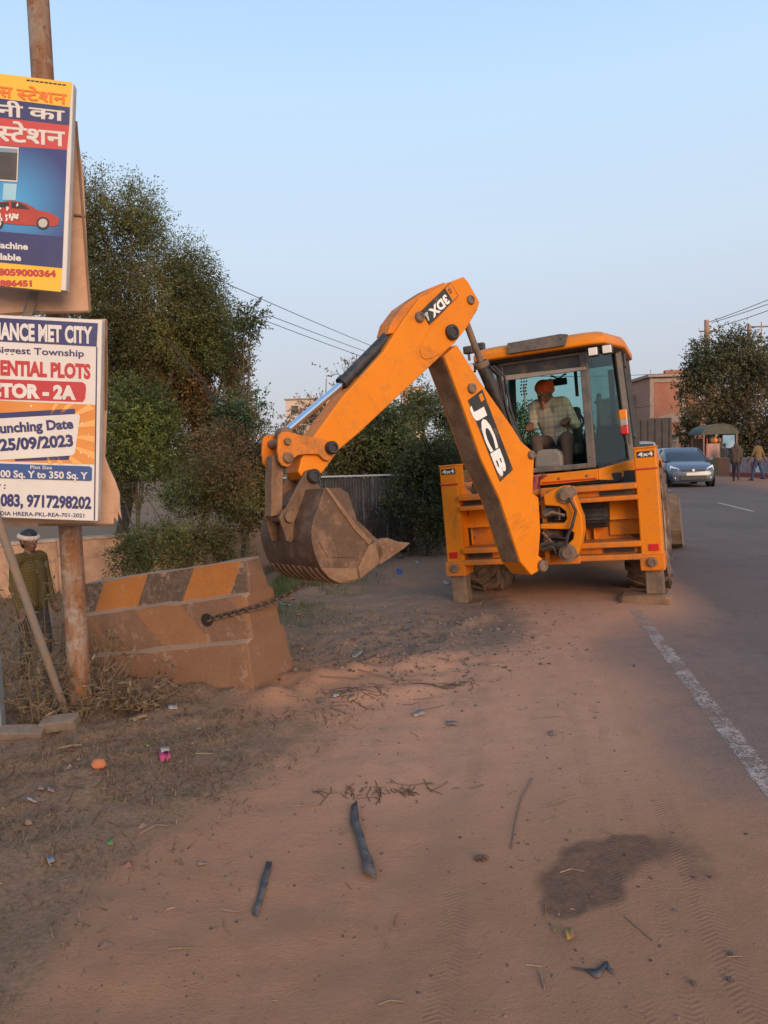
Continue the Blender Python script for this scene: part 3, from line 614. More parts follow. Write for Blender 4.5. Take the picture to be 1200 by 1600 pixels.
armtext('lettering', '3DX', z4(385, 160), z4(278, 262), z4(412, 212), .1235, WHT, dipper, .05)
armtext('lettering', 'JCB', z4(412, 118), z4(398, 132), z4(428, 146), .1235, BKP, dipper, .04)
armtext('lettering', 'eco', z4(268, 268), z4(252, 284), z4(276, 280), .1235, WHT, dipper, .02)
armtext('lettering', 'Xcellence', z4(262, 290), z4(276, 325), z4(276, 284), .1235, WHT, dipper, .02)
arm('cover_strip', [(690, 446), (703, 440), (660, 468), (640, 494), (600, 552), (538, 622), (494, 684), (486, 684), (532, 616), (594, 545), (634, 487), (655, 462)], .02, -.108, OR_D, dipper, .004)
# bucket ram along the top of the dipper
def ac(u, v, off=0): return a3(ap(u, v, off), off)
rm = MB().tube([ac(640, 492), ac(533, 601)], .052, 18).build('ram_barrel', BLK, dipper, smooth=40)
MB().lathe([(.052, 0), (.06, .005), (.06, .05), (.045, .055)], ac(533, 601), ac(640, 492) - ac(533, 601), 18).build('gland', BLK, rm, smooth=40)
MB().tube([ac(535, 599), ac(447, 674)], .030, 16).build('ram_rod', CHR, rm, smooth=60)
MB().lathe([(.05, -.055), (.05, .055)], ac(443, 678), A3, 16).build('rod_eye', DST, rm, smooth=40)
MB().tube([ac(640, 500, -.02), ac(600, 545, .05), ac(562, 587, .06), ac(552, 600, .03)], .011, 8).build('hose', BLK, rm, smooth=60)
# dipper ram from the nose down behind the boom
MB().tube([ac(727, 500), ac(752, 568)], .030, 14).build('ram_rod', DST, boom, smooth=60)
rb2 = MB().tube([ac(751, 565), ac(796, 668), ac(815, 712)], .058, 18).build('ram_barrel', BLK, boom, smooth=40)
MB().lathe([(.058, 0), (.068, .004), (.068, .05), (.058, .055)], ac(751, 565), ac(796, 668) - ac(751, 565), 18).build('gland', DST, rb2, smooth=40)
for dx, o in ((12, .07), (18, .0), (9, -.06)): MB().tube([ac(753 + dx, 572, o), ac(770 + dx, 588, o), ac(780 + dx, 640, o), ac(796 + dx, 690, o)], .012, 8).build('hose', BLK, boom, smooth=60)
# links
lk = [z3(*p) for p in ((262, 322), (280, 302), (320, 298), (440, 328), (580, 352), (605, 372), (612, 410), (600, 450), (578, 482), (545, 472), (512, 440), (440, 438), (382, 445), (355, 468), (345, 500), (318, 520), (285, 510), (265, 482), (256, 420))]
for o in (.15, -.12):
    l = MB().prism([a3(ap(u, v, .15), o) for u, v in lk], A3 * -.03).build('tipping_link', OR_D, dipper, .006)
    for q, r in (((313, 360), .028), ((318, 462), .042), ((585, 400), .052)): bolt(a3(ap(*z3(*q), .15), o - .005), A3, r, .035 if r < .05 else .06, BRN if r < .05 else BLK, l)
for q, r in (((313, 360), .035), ((318, 462), .04)): MB().tube([a3(ap(*z3(*q), .15), .13), a3(ap(*z3(*q), .15), -.13)], r, 14).build('cross_pin', BRN, dipper, smooth=40)
vl = [a3(ap(*z3(*p), .06), .06) for p in ((225, 445), (300, 448), (292, 600), (286, 815), (215, 830), (216, 600))]
MB().prism(vl, A3 * -.12).build('bucket_link', BRN, dipper, .01)
bolt(a3(ap(*z3(462, 578), .11), .14), A3, .055, .05, BLK, dipper)
# bucket
HB = .415
back = [z3(*p) for p in ((640, 1246), (575, 1215), (520, 1150), (484, 1070), (462, 980), (462, 900), (476, 835), (500, 775), (540, 652))]
lip = [z3(*p) for p in ((870, 1130), (790, 1195), (730, 1232))]
prof = [ap(u, v, HB) for u, v in lip + back]
def crom(p, m=4):
    o = []
    for i in range(len(p) - 1):
        p0, p1, p2, p3 = [Vector(p[min(max(j, 0), len(p) - 1)]) for j in (i - 1, i, i + 1, i + 2)]
        for k in range(m): q = k / m; o.append(tuple(.5 * ((2 * p1) + (p2 - p0) * q + (2 * p0 - 5 * p1 + 4 * p2 - p3) * q * q + (3 * p1 - p0 - 3 * p2 + p3) * q ** 3)))
    return o + [tuple(p[-1])]
prof = crom(prof)
bu = MB(); inn = []
for i, (a, b) in enumerate(prof):
    p, q = prof[max(i - 1, 0)], prof[min(i + 1, len(prof) - 1)]; t_ = Vector((q[0] - p[0], q[1] - p[1])).normalized(); inn.append((a + t_.y * .022, b - t_.x * .022))
bu.loft([[a3(o_, HB), a3(o_, -HB), a3(i_, -HB), a3(i_, HB)] for o_, i_ in zip(prof, inn)])
bucket = bu.build('digging_bucket', SCR, JB, 0, smooth=50)
cheek = lip + back + [z3(*p) for p in ((640, 650), (690, 682), (726, 790), (745, 852), (770, 872), (862, 962), (815, 1000))]
ck2 = prof + [ap(u, v, HB) for u, v in cheek[len(lip + back):]]
for o in (HB + .018, -HB):
    k = MB().prism([a3(p, o) for p in ck2], A3 * -.018).build('bucket_cheek', SCR, bucket, .004)
    sc2 = [ap(*z3(*p), HB) for p in ((540, 652), (560, 648), (735, 880), (835, 985), (812, 1005), (718, 905))]
    MB().prism([a3(p, o + (.012 if o > 0 else .03)) for p in sc2], A3 * -.042).build('side_cutter', BRN, k, .004)
wp = [ap(*z3(*p), HB + .02) for p in ((510, 985), (690, 985), (735, 1085), (570, 1085))]
MB().prism([a3(p, HB + .026) for p in wp], A3 * -.01).build('wear_plate', SCR, bucket, .004)
wp = [ap(*z3(*p), HB + .02) for p in ((520, 1150), (745, 1150), (755, 1215), (640, 1245), (575, 1212))]
MB().prism([a3(p, HB + .028) for p in wp], A3 * -.012).build('wear_plate', BRN, bucket, .004)
# cutting edge and teeth
ce = [ap(*z3(*p), HB) for p in ((815, 1005), (870, 980), (905, 1060), (870, 1130), (760, 1215), (745, 1150))]
MB().prism([a3(p, HB + .03) for p in ce], A3 * -(2 * HB + .06)).build('cutting_edge', BRN, bucket, .005)
for k in range(5):
    o = HB + .03 - k * (2 * HB - .04) / 4
    tp = [ap(*z3(*p), HB) for p in ((845, 985), (930, 962), (1000, 985), (1072, 992), (1030, 1030), (950, 1085), (880, 1130))]
    tip = MB().quadbar([a3(p, o) for p in tp], [a3(p, o - .085) for p in tp]).build('tooth', BRN, bucket, .006)
    for q in ((900, 1020), (950, 1035)): MB().lathe([(0, .01), (.012, .01), (.014, 0)], a3(ap(*z3(*q), HB), o), A3, 8).build('tooth_bolt', DST, tip)
# heel ribs
for k in range(9):
    o = HB - .05 - k * (2 * HB - .1) / 8; L = []
    for (a, b), (c_, d_) in zip(prof[4:22:2], inn[4:22:2]):
        n_ = Vector((a - c_, b - d_)).normalized(); L.append([a3((a, b), o), a3((a + n_.x * .009, b + n_.y * .009), o), a3((a + n_.x * .009, b + n_.y * .009), o - .035), a3((a, b), o - .035)])
    MB().loft(L).build('heel_rib', BRN, bucket, .003)
ear = [z3(*p) for p in ((450, 535), (485, 548), (497, 580), (490, 610), (530, 660), (505, 760), (470, 880), (400, 900), (335, 992), (310, 985), (262, 840), (275, 800), (305, 770), (350, 680), (395, 600), (425, 545))]
ea = [ap(u, v, .13) for u, v in ear]
for o in (.145, -.115):
    MB().prism([a3(p, o) for p in ea], A3 * -.03).build('hinge_bracket', SCR, bucket, .006)
c_ = ap(*z3(318, 830), .13)
lp = MB().tube([a3(c_, .18), a3(c_, -.2)], .042, 16).build('link_pin', BRN, bucket, smooth=40)
tp = [ap(*z3(*p), .13) for p in ((400, 668), (540, 652), (500, 775), (470, 850), (350, 860), (330, 760))]
MB().prism([a3(p, .10) for p in tp], A3 * -.2).build('back_box', SCR, bucket, .006)
# hanging red cloth
cl = MB(); L = []
for i in range(7):
    row = []
    for j in range(8):
        x = 484 + j * 10.5 - (i * 3 if j > 4 else 0); yy = 157 + i * (12 if j < 5 else 3.2) - j * 1.5 + 3 * math.sin(j * 2 + i)
        row.append(MM @ ml(*z5(x, yy), .235 + .018 * math.sin(j * 1.9 + i * .6)))
    L.append(row)
V = [p for r in L for p in r]; cl.add(V, [(i * 8 + j, i * 8 + j + 1, (i + 1) * 8 + j + 1, (i + 1) * 8 + j) for i in range(6) for j in range(7)])
o = cl.build('cloth', mat('faded_red_cloth', (.30, .06, .06), (.22, .05, .06), 12, .9, bump=.3), None, smooth=60); o.modifiers.new('thick', 'SOLIDIFY').thickness = .008
prop(recenter(o), 'faded red rag hung over the rear sill of the orange cab', 'cloth')
# ------------------------------------------------------------ concrete barrier, tilted down its slope
BO = Vector((-.8413, 5.3556, -.0988)); al, ta = rad(20.2), rad(8.3)
ba = Vector((-math.cos(al) * math.cos(ta), math.sin(al) * math.cos(ta), -math.sin(ta))); bn = Vector((-math.sin(al), -math.cos(al), 0)); bu_ = ba.cross(bn); bu_ = bu_ if bu_.z > 0 else -bu_
BMX = Matrix((ba, bn, bu_)).transposed().to_4x4(); BMX.translation = BO
if BMX.determinant() < 0: pass
BAR = thing('concrete_barrier', 'orange and black striped concrete barrier chained to the digger bucket', 'barrier'); BAR.location = BO
BR3 = BMX.to_3x3()
t = NT('striped_barrier_paint')
sp_ = t.new('ShaderNodeSeparateXYZ'); t.l.new(t.tc.outputs['Object'], sp_.inputs[0])
dotx = t.new('ShaderNodeVectorMath', operation='DOT_PRODUCT'); t.l.new(t.tc.outputs['Object'], dotx.inputs[0]); dotx.inputs[1].default_value = tuple(ba)
dotz = t.new('ShaderNodeVectorMath', operation='DOT_PRODUCT'); t.l.new(t.tc.outputs['Object'], dotz.inputs[0]); dotz.inputs[1].default_value = tuple(bu_)
xa, za = dotx.outputs['Value'], dotz.outputs['Value']
nb = t.noise(4, 8, .7); nf = t.noise(26, 6, .7); nv = t.noise(1, 6, .7, vec=t.scaled((9, 9, 2.0)))
# upper band: stripes slant one way; below the first ledge they slant back (chevrons)
up_ = t.math('ADD', xa, t.math('MULTIPLY', za, .55)); dn_ = t.math('SUBTRACT', xa, t.math('MULTIPLY', za, .75))
isup = t.ramp(za, .69, .695)
ph = t.mix(isup, t.math('ADD', dn_, -.05), t.math('ADD', up_, -.556))
fx = t.math('FRACT', t.math('DIVIDE', ph, .84)); stripe = t.ramp(fx, .49, .495)
org = t.mix(t.ramp(nb, .35, .7), (.42, .15, .025), (.34, .125, .032)); blk = t.mix(t.ramp(nf, .4, .6), (.055, .045, .04), (.115, .09, .075))
col = t.mix(stripe, org, blk)
peel = t.ramp(t.math('ADD', t.math('MULTIPLY', nv, .7), t.math('MULTIPLY', nf, .4)), .60, .66); col = t.mix(t.math('MULTIPLY', peel, t.ramp(stripe, 0, 1, .45, .9)), col, (.30, .19, .12))
soil = t.mix(t.ramp(nb, .3, .7), (.245, .132, .078), (.20, .105, .062))
ks = t.ramp(t.math('ADD', za, t.math('MULTIPLY', t.math('SUBTRACT', nb, .5), .5)), .66, .30); ks = t.math('MAXIMUM', ks, t.ramp(nb, .58, .72, 0, .6)); 
kend = t.ramp(xa, .03, -.005); ks = t.math('MAXIMUM', ks, t.math('MULTIPLY', kend, .93))
ks = t.math('MAXIMUM', ks, t.ramp(za, .70, .69, .24, .78)); low = t.ramp(za, .385, .36); ks = t.math('MAXIMUM', ks, low)
col = t.mix(ks, col, soil)
col = t.mix(t.ramp(t.noise(3.1, 9, .75), .66, .69, 0, .8), col, (.42, .33, .26))
geo = t.new('ShaderNodeNewGeometry'); gs = t.new('ShaderNodeSeparateXYZ'); t.l.new(geo.outputs['Normal'], gs.inputs[0]); col = t.mix(t.ramp(gs.outputs[2], .55, .85, 0, .85), col, (.36, .235, .155))     # settled dust on the ledges
col = t.mix(t.ramp(t.noise(7, 9, .8), .57, .62, 0, .75), col, (.32, .20, .135)); col = t.mix(t.ramp(t.noise(9, 9, .75), .60, .66, 0, .6), col, (.21, .125, .08)); vo = t.new('ShaderNodeTexVoronoi'); vo.inputs['Scale'].default_value = 60; t.l.new(t.tc.outputs['Object'], vo.inputs['Vector'])
t.bump(t.math('ADD', t.math('ADD', nf, t.noise(90, 4)), t.math('MULTIPLY', t.ramp(vo.outputs['Distance'], 0, .25), .5)), .6, .012)
BARM = t.fin(col, .92, spec=.2)
prof = [(.10, .92), (.13, .695), (.195, .68), (.215, .385), (.275, .365), (.29, .0)]
full = [(a, b) for a, b in prof] + [(-a, b) for a, b in prof[::-1]]
def bp(x, y, z): return BR3 @ Vector((x, y, z)) * 1.0
mb = MB(); n = len(full); LN = 1.53
sec = [0, .02] + list(np.linspace(.12, LN - .12, 12)) + [LN - .02, LN]
lo = []
for i, x in enumerate(sec):
    k = .975 if i in (0, len(sec) - 1) else 1
    lo.append([bp(x + .012 * random.uniform(-1, 1), (y * k + .007 * random.uniform(-1, 1)) * 1.02, max(z * k, z - .02) * 1.02 + .007 * random.uniform(-1, 1)) for y, z in full])
mb.loft(lo); body = mb.build('body', BARM, BAR, .026, smooth=40, seg=3)
HOLE = mat('dark_hole', (.02, .014, .01), None, rough=1)
hp = Vector((.345, .21, .555))
MB().lathe([(0, -.03), (.03, -.03), (.034, .0), (.042, .006), (.05, .004)], bp(*hp), bp(0, 1, 0), 14).build('chain_hole', HOLE, BAR, smooth=60)
MB().lathe([(0, -.02), (.03, -.02), (.034, .005), (.044, .008)], bp(.004, -.06, .27), bp(-1, 0, 0), 14).build('lifting_hole', HOLE, BAR, smooth=60)
# ------------------------------------------------------------ chain
STL = mat('dark_chain_steel', (.045, .034, .028), (.09, .06, .045), 20, .6, .4, dirt=(.17, .10, .06), da=.45)
p0 = BO + bp(*(hp + Vector((0, -.005, 0)))); p1 = MM @ (a3(ap(482, 906, .1), .1) + Vector((0, 0, -.005)))
pm = MM @ Vector((0, 0, 0))
CH = thing('chain', 'dark steel chain stretched from the barrier hole to the digger bucket', 'chain', p0)
pc = BO + bp(-.03, .225, .60); NLK = 26; l0 = (pc - p0).length; l1 = (p1 - pc).length; pts = []
for k in range(NLK + 1):
    d_ = (l0 + l1) * k / NLK
    if d_ < l0: w_ = d_ / l0; pts.append(p0.lerp(pc, w_) + bp(0, .012, 0) * min(1, w_ * 6))
    else: w_ = (d_ - l0) / l1; pts.append(pc.lerp(p1, w_) + Vector((0, 0, -.03 * 4 * w_ * (1 - w_))))
lnk = MB(); R_, r_, st_ = .0135, .0062, .017; loop = []
for k in range(14):
    a = k * 6.28319 / 14; loop.append(Vector((math.cos(a) * R_ + (st_ if math.cos(a) > 0 else -st_), math.sin(a) * R_ * 1.0, 0)))
nn = 6; vs = []; fs = []
for k, c in enumerate(loop):
    tt = (loop[(k + 1) % 14] - loop[k - 1]).normalized(); nrm = Vector((0, 0, 1)); bb = tt.cross(nrm)
    vs += [c + (nrm * math.cos(6.28319 * j / nn) + bb * math.sin(6.28319 * j / nn)) * r_ for j in range(nn)]
fs = [(k * nn + j, k * nn + (j + 1) % nn, ((k + 1) % 14) * nn + (j + 1) % nn, ((k + 1) % 14) * nn + j) for k in range(14) for j in range(nn)]
lm = None
for k in range(NLK):
    a, b = pts[k], pts[k + 1]; q = (b - a).to_track_quat('X', 'Z').to_matrix().to_4x4() @ Matrix.Rotation(rad(40 + 90 * (k % 2)), 4, 'X')
    sc = (b - a).length / .047
    if lm is None: lm = lnk.add(vs, fs).build('link', STL, CH, smooth=60); o = lm
    else: o = lm.copy(); COL.objects.link(o); o.parent = CH
    o.matrix_local = Matrix.Translation((a + b) / 2 - p0) @ q @ Matrix.Diagonal((sc, 1.25, 1.25, 1))
# ------------------------------------------------------------ sign post
t = NT('rusty_painted_steel')
n1 = t.noise(1, 8, .7, vec=t.scaled((14, 14, 3))); n2 = t.noise(30, 7, .7); n3 = t.noise(3, 5)
col = t.mix(t.ramp(n3, .35, .65), (.26, .165, .105), (.22, .15, .11)); col = t.mix(t.ramp(n1, .42, .56), col, (.21, .085, .034)); col = t.mix(t.ramp(n2, .56, .66, 0, .9), col, (.09, .04, .02))
col = t.mix(t.ramp(t.noise(5, 6, .7), .52, .60, 0, .6), col, (.30, .28, .25)); t.bump(n2, .4, .004)
RUST = t.fin(col, .8)
PB = gnd(127, 1112); top = at(52, -120, PB.y + .02)
PO = thing('sign_post', 'tall rusty round steel post carrying the advertising boards', 'post', PB)
MB().tube([Vector((0, 0, -.3)), (top - PB) * .33, (top - PB) * .66, top - PB], [.074, .072, .069, .066], 20).build('shaft', RUST, PO, smooth=50)
GREYS = mat('weathered_grey_steel', (.20, .17, .145), (.15, .125, .105), 9, .75, bump=.2, dirt=(.30, .19, .12), da=.46)
a, b = at(-16, 778, 4.20), gnd(106, 1122)
o = MB().tube([a, b + (b - a).normalized() * .06], .026, 8).build('prop', GREYS, None, .004, smooth=50)
prop(recenter(o), 'thin grey pole leaning diagonally against the rusty sign post', 'pole')
a, b = gnd(-3, 1146), at(-6, 1035, gnd(-3, 1146).y)
o = MB().box((a + b) / 2, (.06, .06, (b - a).length + .06)).build('stub_post', mat('blue_grey_paint', (.18, .21, .22), (.14, .15, .15), 8, .7), None, .004)
prop(recenter(o), 'short blue grey stub post at the left edge of the verge', 'post')
WOOD = mat('weathered_wood', (.21, .155, .115), (.15, .105, .075), 14, .85, bump=.4)
for (u0, v0, u1, v1, hh, nm) in ((-30, 1152, 70, 1146, .05, 'long weathered timber lying at the foot of the sign post'), (66, 1141, 122, 1139, .07, 'short split timber block beside the foot of the sign post')):
    a, b = gnd(u0, v0), gnd(u1, v1); a.z = gz(a.x, a.y); b.z = gz(b.x, b.y); d = (b - a)
    R = Matrix.Rotation(math.atan2(d.y, d.x), 3, 'Z') @ Matrix.Rotation(-math.asin(d.z / d.length), 3, 'Y') @ Matrix.Rotation(.25, 3, 'X')
    o = MB().box((a + b) / 2 + Vector((0, 0, hh * .4)), (d.length, .10, hh), R).build('timber', WOOD, None, .006)
    prop(recenter(o), nm, 'timber')
# ------------------------------------------------------------ sign boards
def flatm(name, c, c2=None, rough=.5): return mat(name, c, c2, 3, rough, dirt=(.40, .27, .19), da=.24, dsc=5, bump=.35, bsc=5)
WV = flatm('vinyl_white', (.66, .62, .58), (.60, .55, .51)); NV = flatm('print_navy', (.022, .026, .115), (.026, .030, .13)); RD = flatm('print_red', (.44, .026, .032)); YE = flatm('print_yellow', (.78, .46, .03), (.74, .42, .025))
ORP = flatm('print_orange', (.66, .25, .045), (.58, .20, .035)); ORR = flatm('print_orange_red', (.74, .16, .012)); BLU = flatm('print_blue', (.03, .085, .26), (.028, .06, .2)); LT = flatm('print_light_orange', (.74, .36, .10))
DK = flatm('print_black', (.018, .016, .02)); CARR = flatm('print_car_red', (.42, .035, .02), (.30, .03, .02)); SIL = flatm('print_silver', (.45, .42, .38)); TAN = mat('bare_flex_back', (.56, .345, .23), (.47, .28, .18), 3, .8, bump=.3, bsc=12, dirt=(.36, .2, .12), da=.42, dsc=4)
EDGE = mat('board_edge', (.62, .55, .48), (.5, .42, .35), 7, .7); WOODF = mat('frame_wood', (.24, .14, .08), (.17, .1, .06), 10, .8)
class Sign:
    def __init__(s, name, label, corner, Y, yaw, fx):
        s.n = Vector((math.sin(rad(yaw)), -math.cos(rad(yaw)), 0)); s.q = at(*corner, Y); s.fx = fx; s.o = s.q.copy(); s.k = 0
        s.T = thing(name, label, 'sign', s.q)
    def P(s, x, y, off=0.0):
        u, v = s.fx(x, y); d = ray(u, v); Q = s.q + s.n * off; return CAMP + d * ((Q - CAMP).dot(s.n) / d.dot(s.n)) - s.o
    def poly(s, name, pts, m, depth=0, parent=None, th=.0008):
        off = .0012 * depth; A = [s.P(x, y, off) for x, y in pts]
        me = bpy.data.meshes.new(name); me.from_pydata([tuple(p) for p in A], [], [tuple(range(len(A)))]); me.materials.append(m)
        if me.polygons[0].normal.dot(s.n) < 0: me.flip_normals()
        o = bpy.data.objects.new(name, me); COL.objects.link(o); o.parent = parent or s.T; return o
    def text(s, body, x0, y0, x1, y1, h, m, depth=6, bold=.02, prefix='', parent=None, name='lettering'):
        a, b, c = s.P(x0, y0, .0012 * depth), s.P(x1, y1, .0012 * depth), s.P(x0, y0 - h, .0012 * depth); ex = b - a; w = ex.length; ex.normalize(); ey = c - a; ey -= ex * ey.dot(ex); hh = ey.length; ey.normalize()
        return lettering(name, body, a, ex, ey, w, hh, m, parent or s.T, bold, prefix)
# lower board
XL = -190
SL = Sign('sign_board', 'white property advertisement board with navy heading fixed low on the rusty post', (150, 500), 4.40, 9, lambda x, y: (x * .25, 460 + y * .25))
core = [SL.P(x, y, -.004) for x, y in ((XL, 118), (640, 158), (612, 1420), (XL, 1388))]
MB().prism(core, SL.n * -.075).build('board_frame', EDGE, SL.T, .006)
SL.poly('vinyl_sheet', [(XL, 122), (636, 162), (610, 1415), (XL, 1384)], WV, 0)
hb = SL.poly('heading_band', [(XL, 136), (612, 180), (604, 326), (XL, 284)], NV, 2)
SL.text('ANCE MET CITY', 2, 278, 578, 303, 104, WV, 4, .045, 'RELI', hb)
SL.text('iggest Township', 10, 366, 525, 389, 42, NV, 2, .02, 'B')
SL.text('ENTIAL PLOTS', 2, 500, 566, 524, 92, RD, 2, .05, 'RESID')
rr = SL.poly('red_panel', [(XL, 522), (515, 548), (534, 562), (538, 590), (532, 650), (518, 672), (XL, 650)], RD, 2)
SL.text('TOR - 2A', 2, 638, 475, 654, 86, WV, 4, .06, 'SEC', rr)
og = SL.poly('orange_panel', [(XL, 655), (598, 690), (588, 1062), (XL, 1036)], ORP, 2)
c0 = (250, 880)
for k in range(9):
    a0 = -1.15 + k * .29; q = []
    for aa in (a0, a0 + .12):
        dx, dy = math.cos(aa), math.sin(aa); tt = min((592 - c0[0]) / dx, (180 if dy > 0 else 195) / max(abs(dy), 1e-3)); q.append((c0[0] + dx * tt, c0[1] + dy * tt))
    SL.poly('sun_ray', [(c0[0] + (q[0][0] - c0[0]) * .45, c0[1] + (q[0][1] - c0[1]) * .45), q[0], q[1]], LT, 3, og)
for sx_, sy_, r_ in ((195, 698, 11), (512, 808, 11), (505, 988, 10), (552, 876, 6), (553, 1016, 6)):
    SL.poly('star', [(sx_ + (r_ if k % 2 == 0 else r_ * .42) * math.sin(k * .6283), sy_ - (r_ if k % 2 == 0 else r_ * .42) * math.cos(k * .6283)) for k in range(10)], WV, 4, og)
SL.poly('navy_bar', [(XL, 752), (468, 714), (470, 748), (XL, 786)], NV, 3, og); SL.poly('navy_bar', [(98, 1010), (441, 988), (430, 1034), (92, 1042)], NV, 3, og)
wp_ = SL.poly('date_panel', [(XL, 786), (488, 747), (500, 760), (468, 990), (455, 1006), (XL, 1046)], WV, 4, og)
SL.text('unching Date', 2, 866, 460, 836, 62, NV, 6, .04, 'La', og); SL.text('25/09/2023', 0, 976, 460, 946, 74, NV, 6, .045, '', og)
bp_ = SL.poly('plot_panel', [(XL, 1050), (558, 1074), (575, 1084), (574, 1160), (565, 1166), (XL, 1142)], BLU, 4)
SL.text('Plot Size', 190, 1090, 325, 1093, 22, WV, 6, .01, '', bp_); SL.text('00 Sq. Y to 350 Sq. Y', 2, 1141, 548, 1154, 44, WV, 6, .03, '1', bp_)
SL.text(':', 22, 1213, 34, 1214, 26, NV, 2, .03, 'y ')
SL.text('083, 9717298202', 2, 1320, 570, 1338, 76, NV, 2, .045)
SL.text('DIA HRERA-PKL-REA-701-2021', 2, 1380, 527, 1394, 25, NV, 2, .02, 'IN')
SL.poly('border_line', [(601, 328), (609, 328), (594, 1412), (586, 1412)], NV, 2)
# upper board
SU = Sign('sign_board', 'yellow and blue vehicle washing advertisement board fixed high on the rusty post', (112, 130), 4.40, 9, lambda x, y: (x * .25, 100 + y * .25))
XL = -200
core = [SU.P(x, y, -.004) for x, y in ((XL, 36), (462, 118), (414, 1420), (XL, 1368))]
MB().prism(core, SU.n * -.07).build('board_frame', EDGE, SU.T, .006)
SU.poly('vinyl_sheet', [(XL, 38), (458, 122), (410, 1415), (XL, 1366)], WV, 0)
y1 = SU.poly('yellow_band', [(XL, 36), (449, 114), (437, 270), (XL, 190)], YE, 2)
n1_ = SU.poly('navy_band', [(XL, 190), (437, 270), (433, 385), (XL, 312)], NV, 2)
r1 = SU.poly('red_band', [(XL, 312), (433, 385), (419, 536), (XL, 496)], flatm('print_bright_red', (.50, .045, .04)), 2)
t = NT('print_blue_glow'); mp = t.new('ShaderNodeVectorMath', operation='DISTANCE'); t.l.new(t.tc.outputs['Object'], mp.inputs[0]); mp.inputs[1].default_value = tuple(SU.P(60, 860))
BG = t.fin(t.mix(t.ramp(mp.outputs['Value'], .05, .36), (.05, .30, .60), (.020, .030, .16)), .5)
p1_ = SU.poly('picture_panel', [(XL, 496), (419, 536), (389, 1276), (XL, 1222)], BG, 2)
SU.poly('navy_strip', [(XL, 1030), (396, 1080), (389, 1276), (XL, 1222)], NV, 3, p1_)
y2 = SU.poly('yellow_band', [(XL, 1222), (389, 1276), (381, 1424), (XL, 1366)], YE, 2)
for k in range(9): SU.poly('small_print', [(165 + k * 28, 96 + k * 3.6), (188 + k * 28, 99 + k * 3.6), (187 + k * 28, 108 + k * 3.6), (164 + k * 28, 105 + k * 3.6)], DK, 3, y1)
def hindi(parts, x0, yt0, x1, yt1, h, m, depth, parent, bold=0):
    """word hung from its head line: parts are (text, cut) where cut keeps only the left share of a letter (half form)"""
    V, F, adv = [], [], 0.0
    for body, cut in parts:
        a, fs = textmesh(body, bold)
        if cut:
            bm = bmesh.new(); bv = [bm.verts.new(p) for p in a]
            for f_ in fs:
                try: bm.faces.new([bv[i] for i in f_])
                except ValueError: pass
            bmesh.ops.bisect_plane(bm, geom=bm.verts[:] + bm.edges[:] + bm.faces[:], plane_co=(cut, 0, 0), plane_no=(1, 0, 0), clear_outer=True)
            bm.verts.index_update(); a = np.array([v.co[:] for v in bm.verts]); fs = [tuple(v.index for v in f_.verts) for f_ in bm.faces]; bm.free()
        b = len(V); V += [(p[0] + adv, p[1]) for p in a]; F += [tuple(b + i for i in f_) for f_ in fs]; adv += a[:, 0].max() - .02
    V = np.array(V); lo, hi = V[:, 0].min(), V[:, 0].max(); off = .0012 * depth
    o, b_, c = SU.P(x0, yt0, off), SU.P(x1, yt1, off), SU.P(x0, yt0 + h, off); ex = b_ - o; w = ex.length; ex.normalize(); ey = o - c; ey -= ex * ey.dot(ex); hh = ey.length; ey.normalize()
    st = []; FF = []                              # bold weight: the same strokes a hair apart, stacked
    for q, (dx, dy) in enumerate(((-.022, -.022), (.022, -.022), (-.022, .022), (.022, .022), (0, 0))):
        FF += [tuple(len(st) + i for i in f_) for f_ in F]
        st += [tuple(o + SU.n * (.0003 * q) + ex * ((p[0] + dx - lo) / (hi - lo) * w) + ey * ((p[1] + dy - .622) / .622 * hh)) for p in V]
    me = bpy.data.meshes.new('lettering'); me.from_pydata(st, [], FF); me.materials.append(m)
    ob = bpy.data.objects.new('lettering', me); COL.objects.link(ob); ob.parent = parent
stn = [('स', .46), ('टेशन', 0)]
hindi([('स', 0)], -8, 140, 76, 150, 62, ORR, 4, y1); hindi(stn, 106, 158, 416, 192, 60, ORR, 4, y1)
hindi([('पा', 0)], -150, 236, -20, 252, 74, WV, 4, n1_); hindi([('नी', 0)], -14, 254, 140, 268, 68, WV, 4, n1_); hindi([('का', 0)], 184, 272, 400, 296, 62, WV, 4, n1_)
hindi(stn, -20, 388, 402, 428, 88, WV, 4, r1)
f1 = SU.poly('photo_frame', [(XL, 496), (117, 522), (108, 738), (XL, 712)], WV, 4, p1_); SU.poly('inset_photo', [(XL, 512), (110, 530), (102, 728), (XL, 705)], flatm('print_dark_photo', (.04, .035, .035), (.10, .08, .07)), 5, f1)
SU.poly('inset_photo_sky', [(XL, 512), (110, 530), (108, 556), (XL, 538)], flatm('print_photo_blue', (.08, .25, .42), (.35, .3, .12)), 6, f1)
cb = SU.poly('car_picture', [(-60, 880), (0, 862), (60, 852), (120, 858), (165, 872), (205, 895), (235, 912), (300, 926), (345, 945), (368, 968), (366, 1005), (330, 1015), (130, 1005), (-60, 990)], CARR, 5, p1_)
SU.poly('car_picture_window', [(70, 862), (118, 866), (160, 885), (185, 908), (120, 905), (70, 900)], DK, 6, cb); SU.poly('car_picture_window', [(-40, 868), (55, 862), (55, 898), (-40, 892)], DK, 6, cb)
for cx in (268, -20):
    SU.poly('car_picture_tyre', [(cx + 41 * math.cos(k * .4488), 994 + 39 * math.sin(k * .4488)) for k in range(14)], DK, 7, cb); SU.poly('car_picture_rim', [(cx + 29 * math.cos(k * .4488), 994 + 28 * math.sin(k * .4488)) for k in range(14)], SIL, 8, cb)
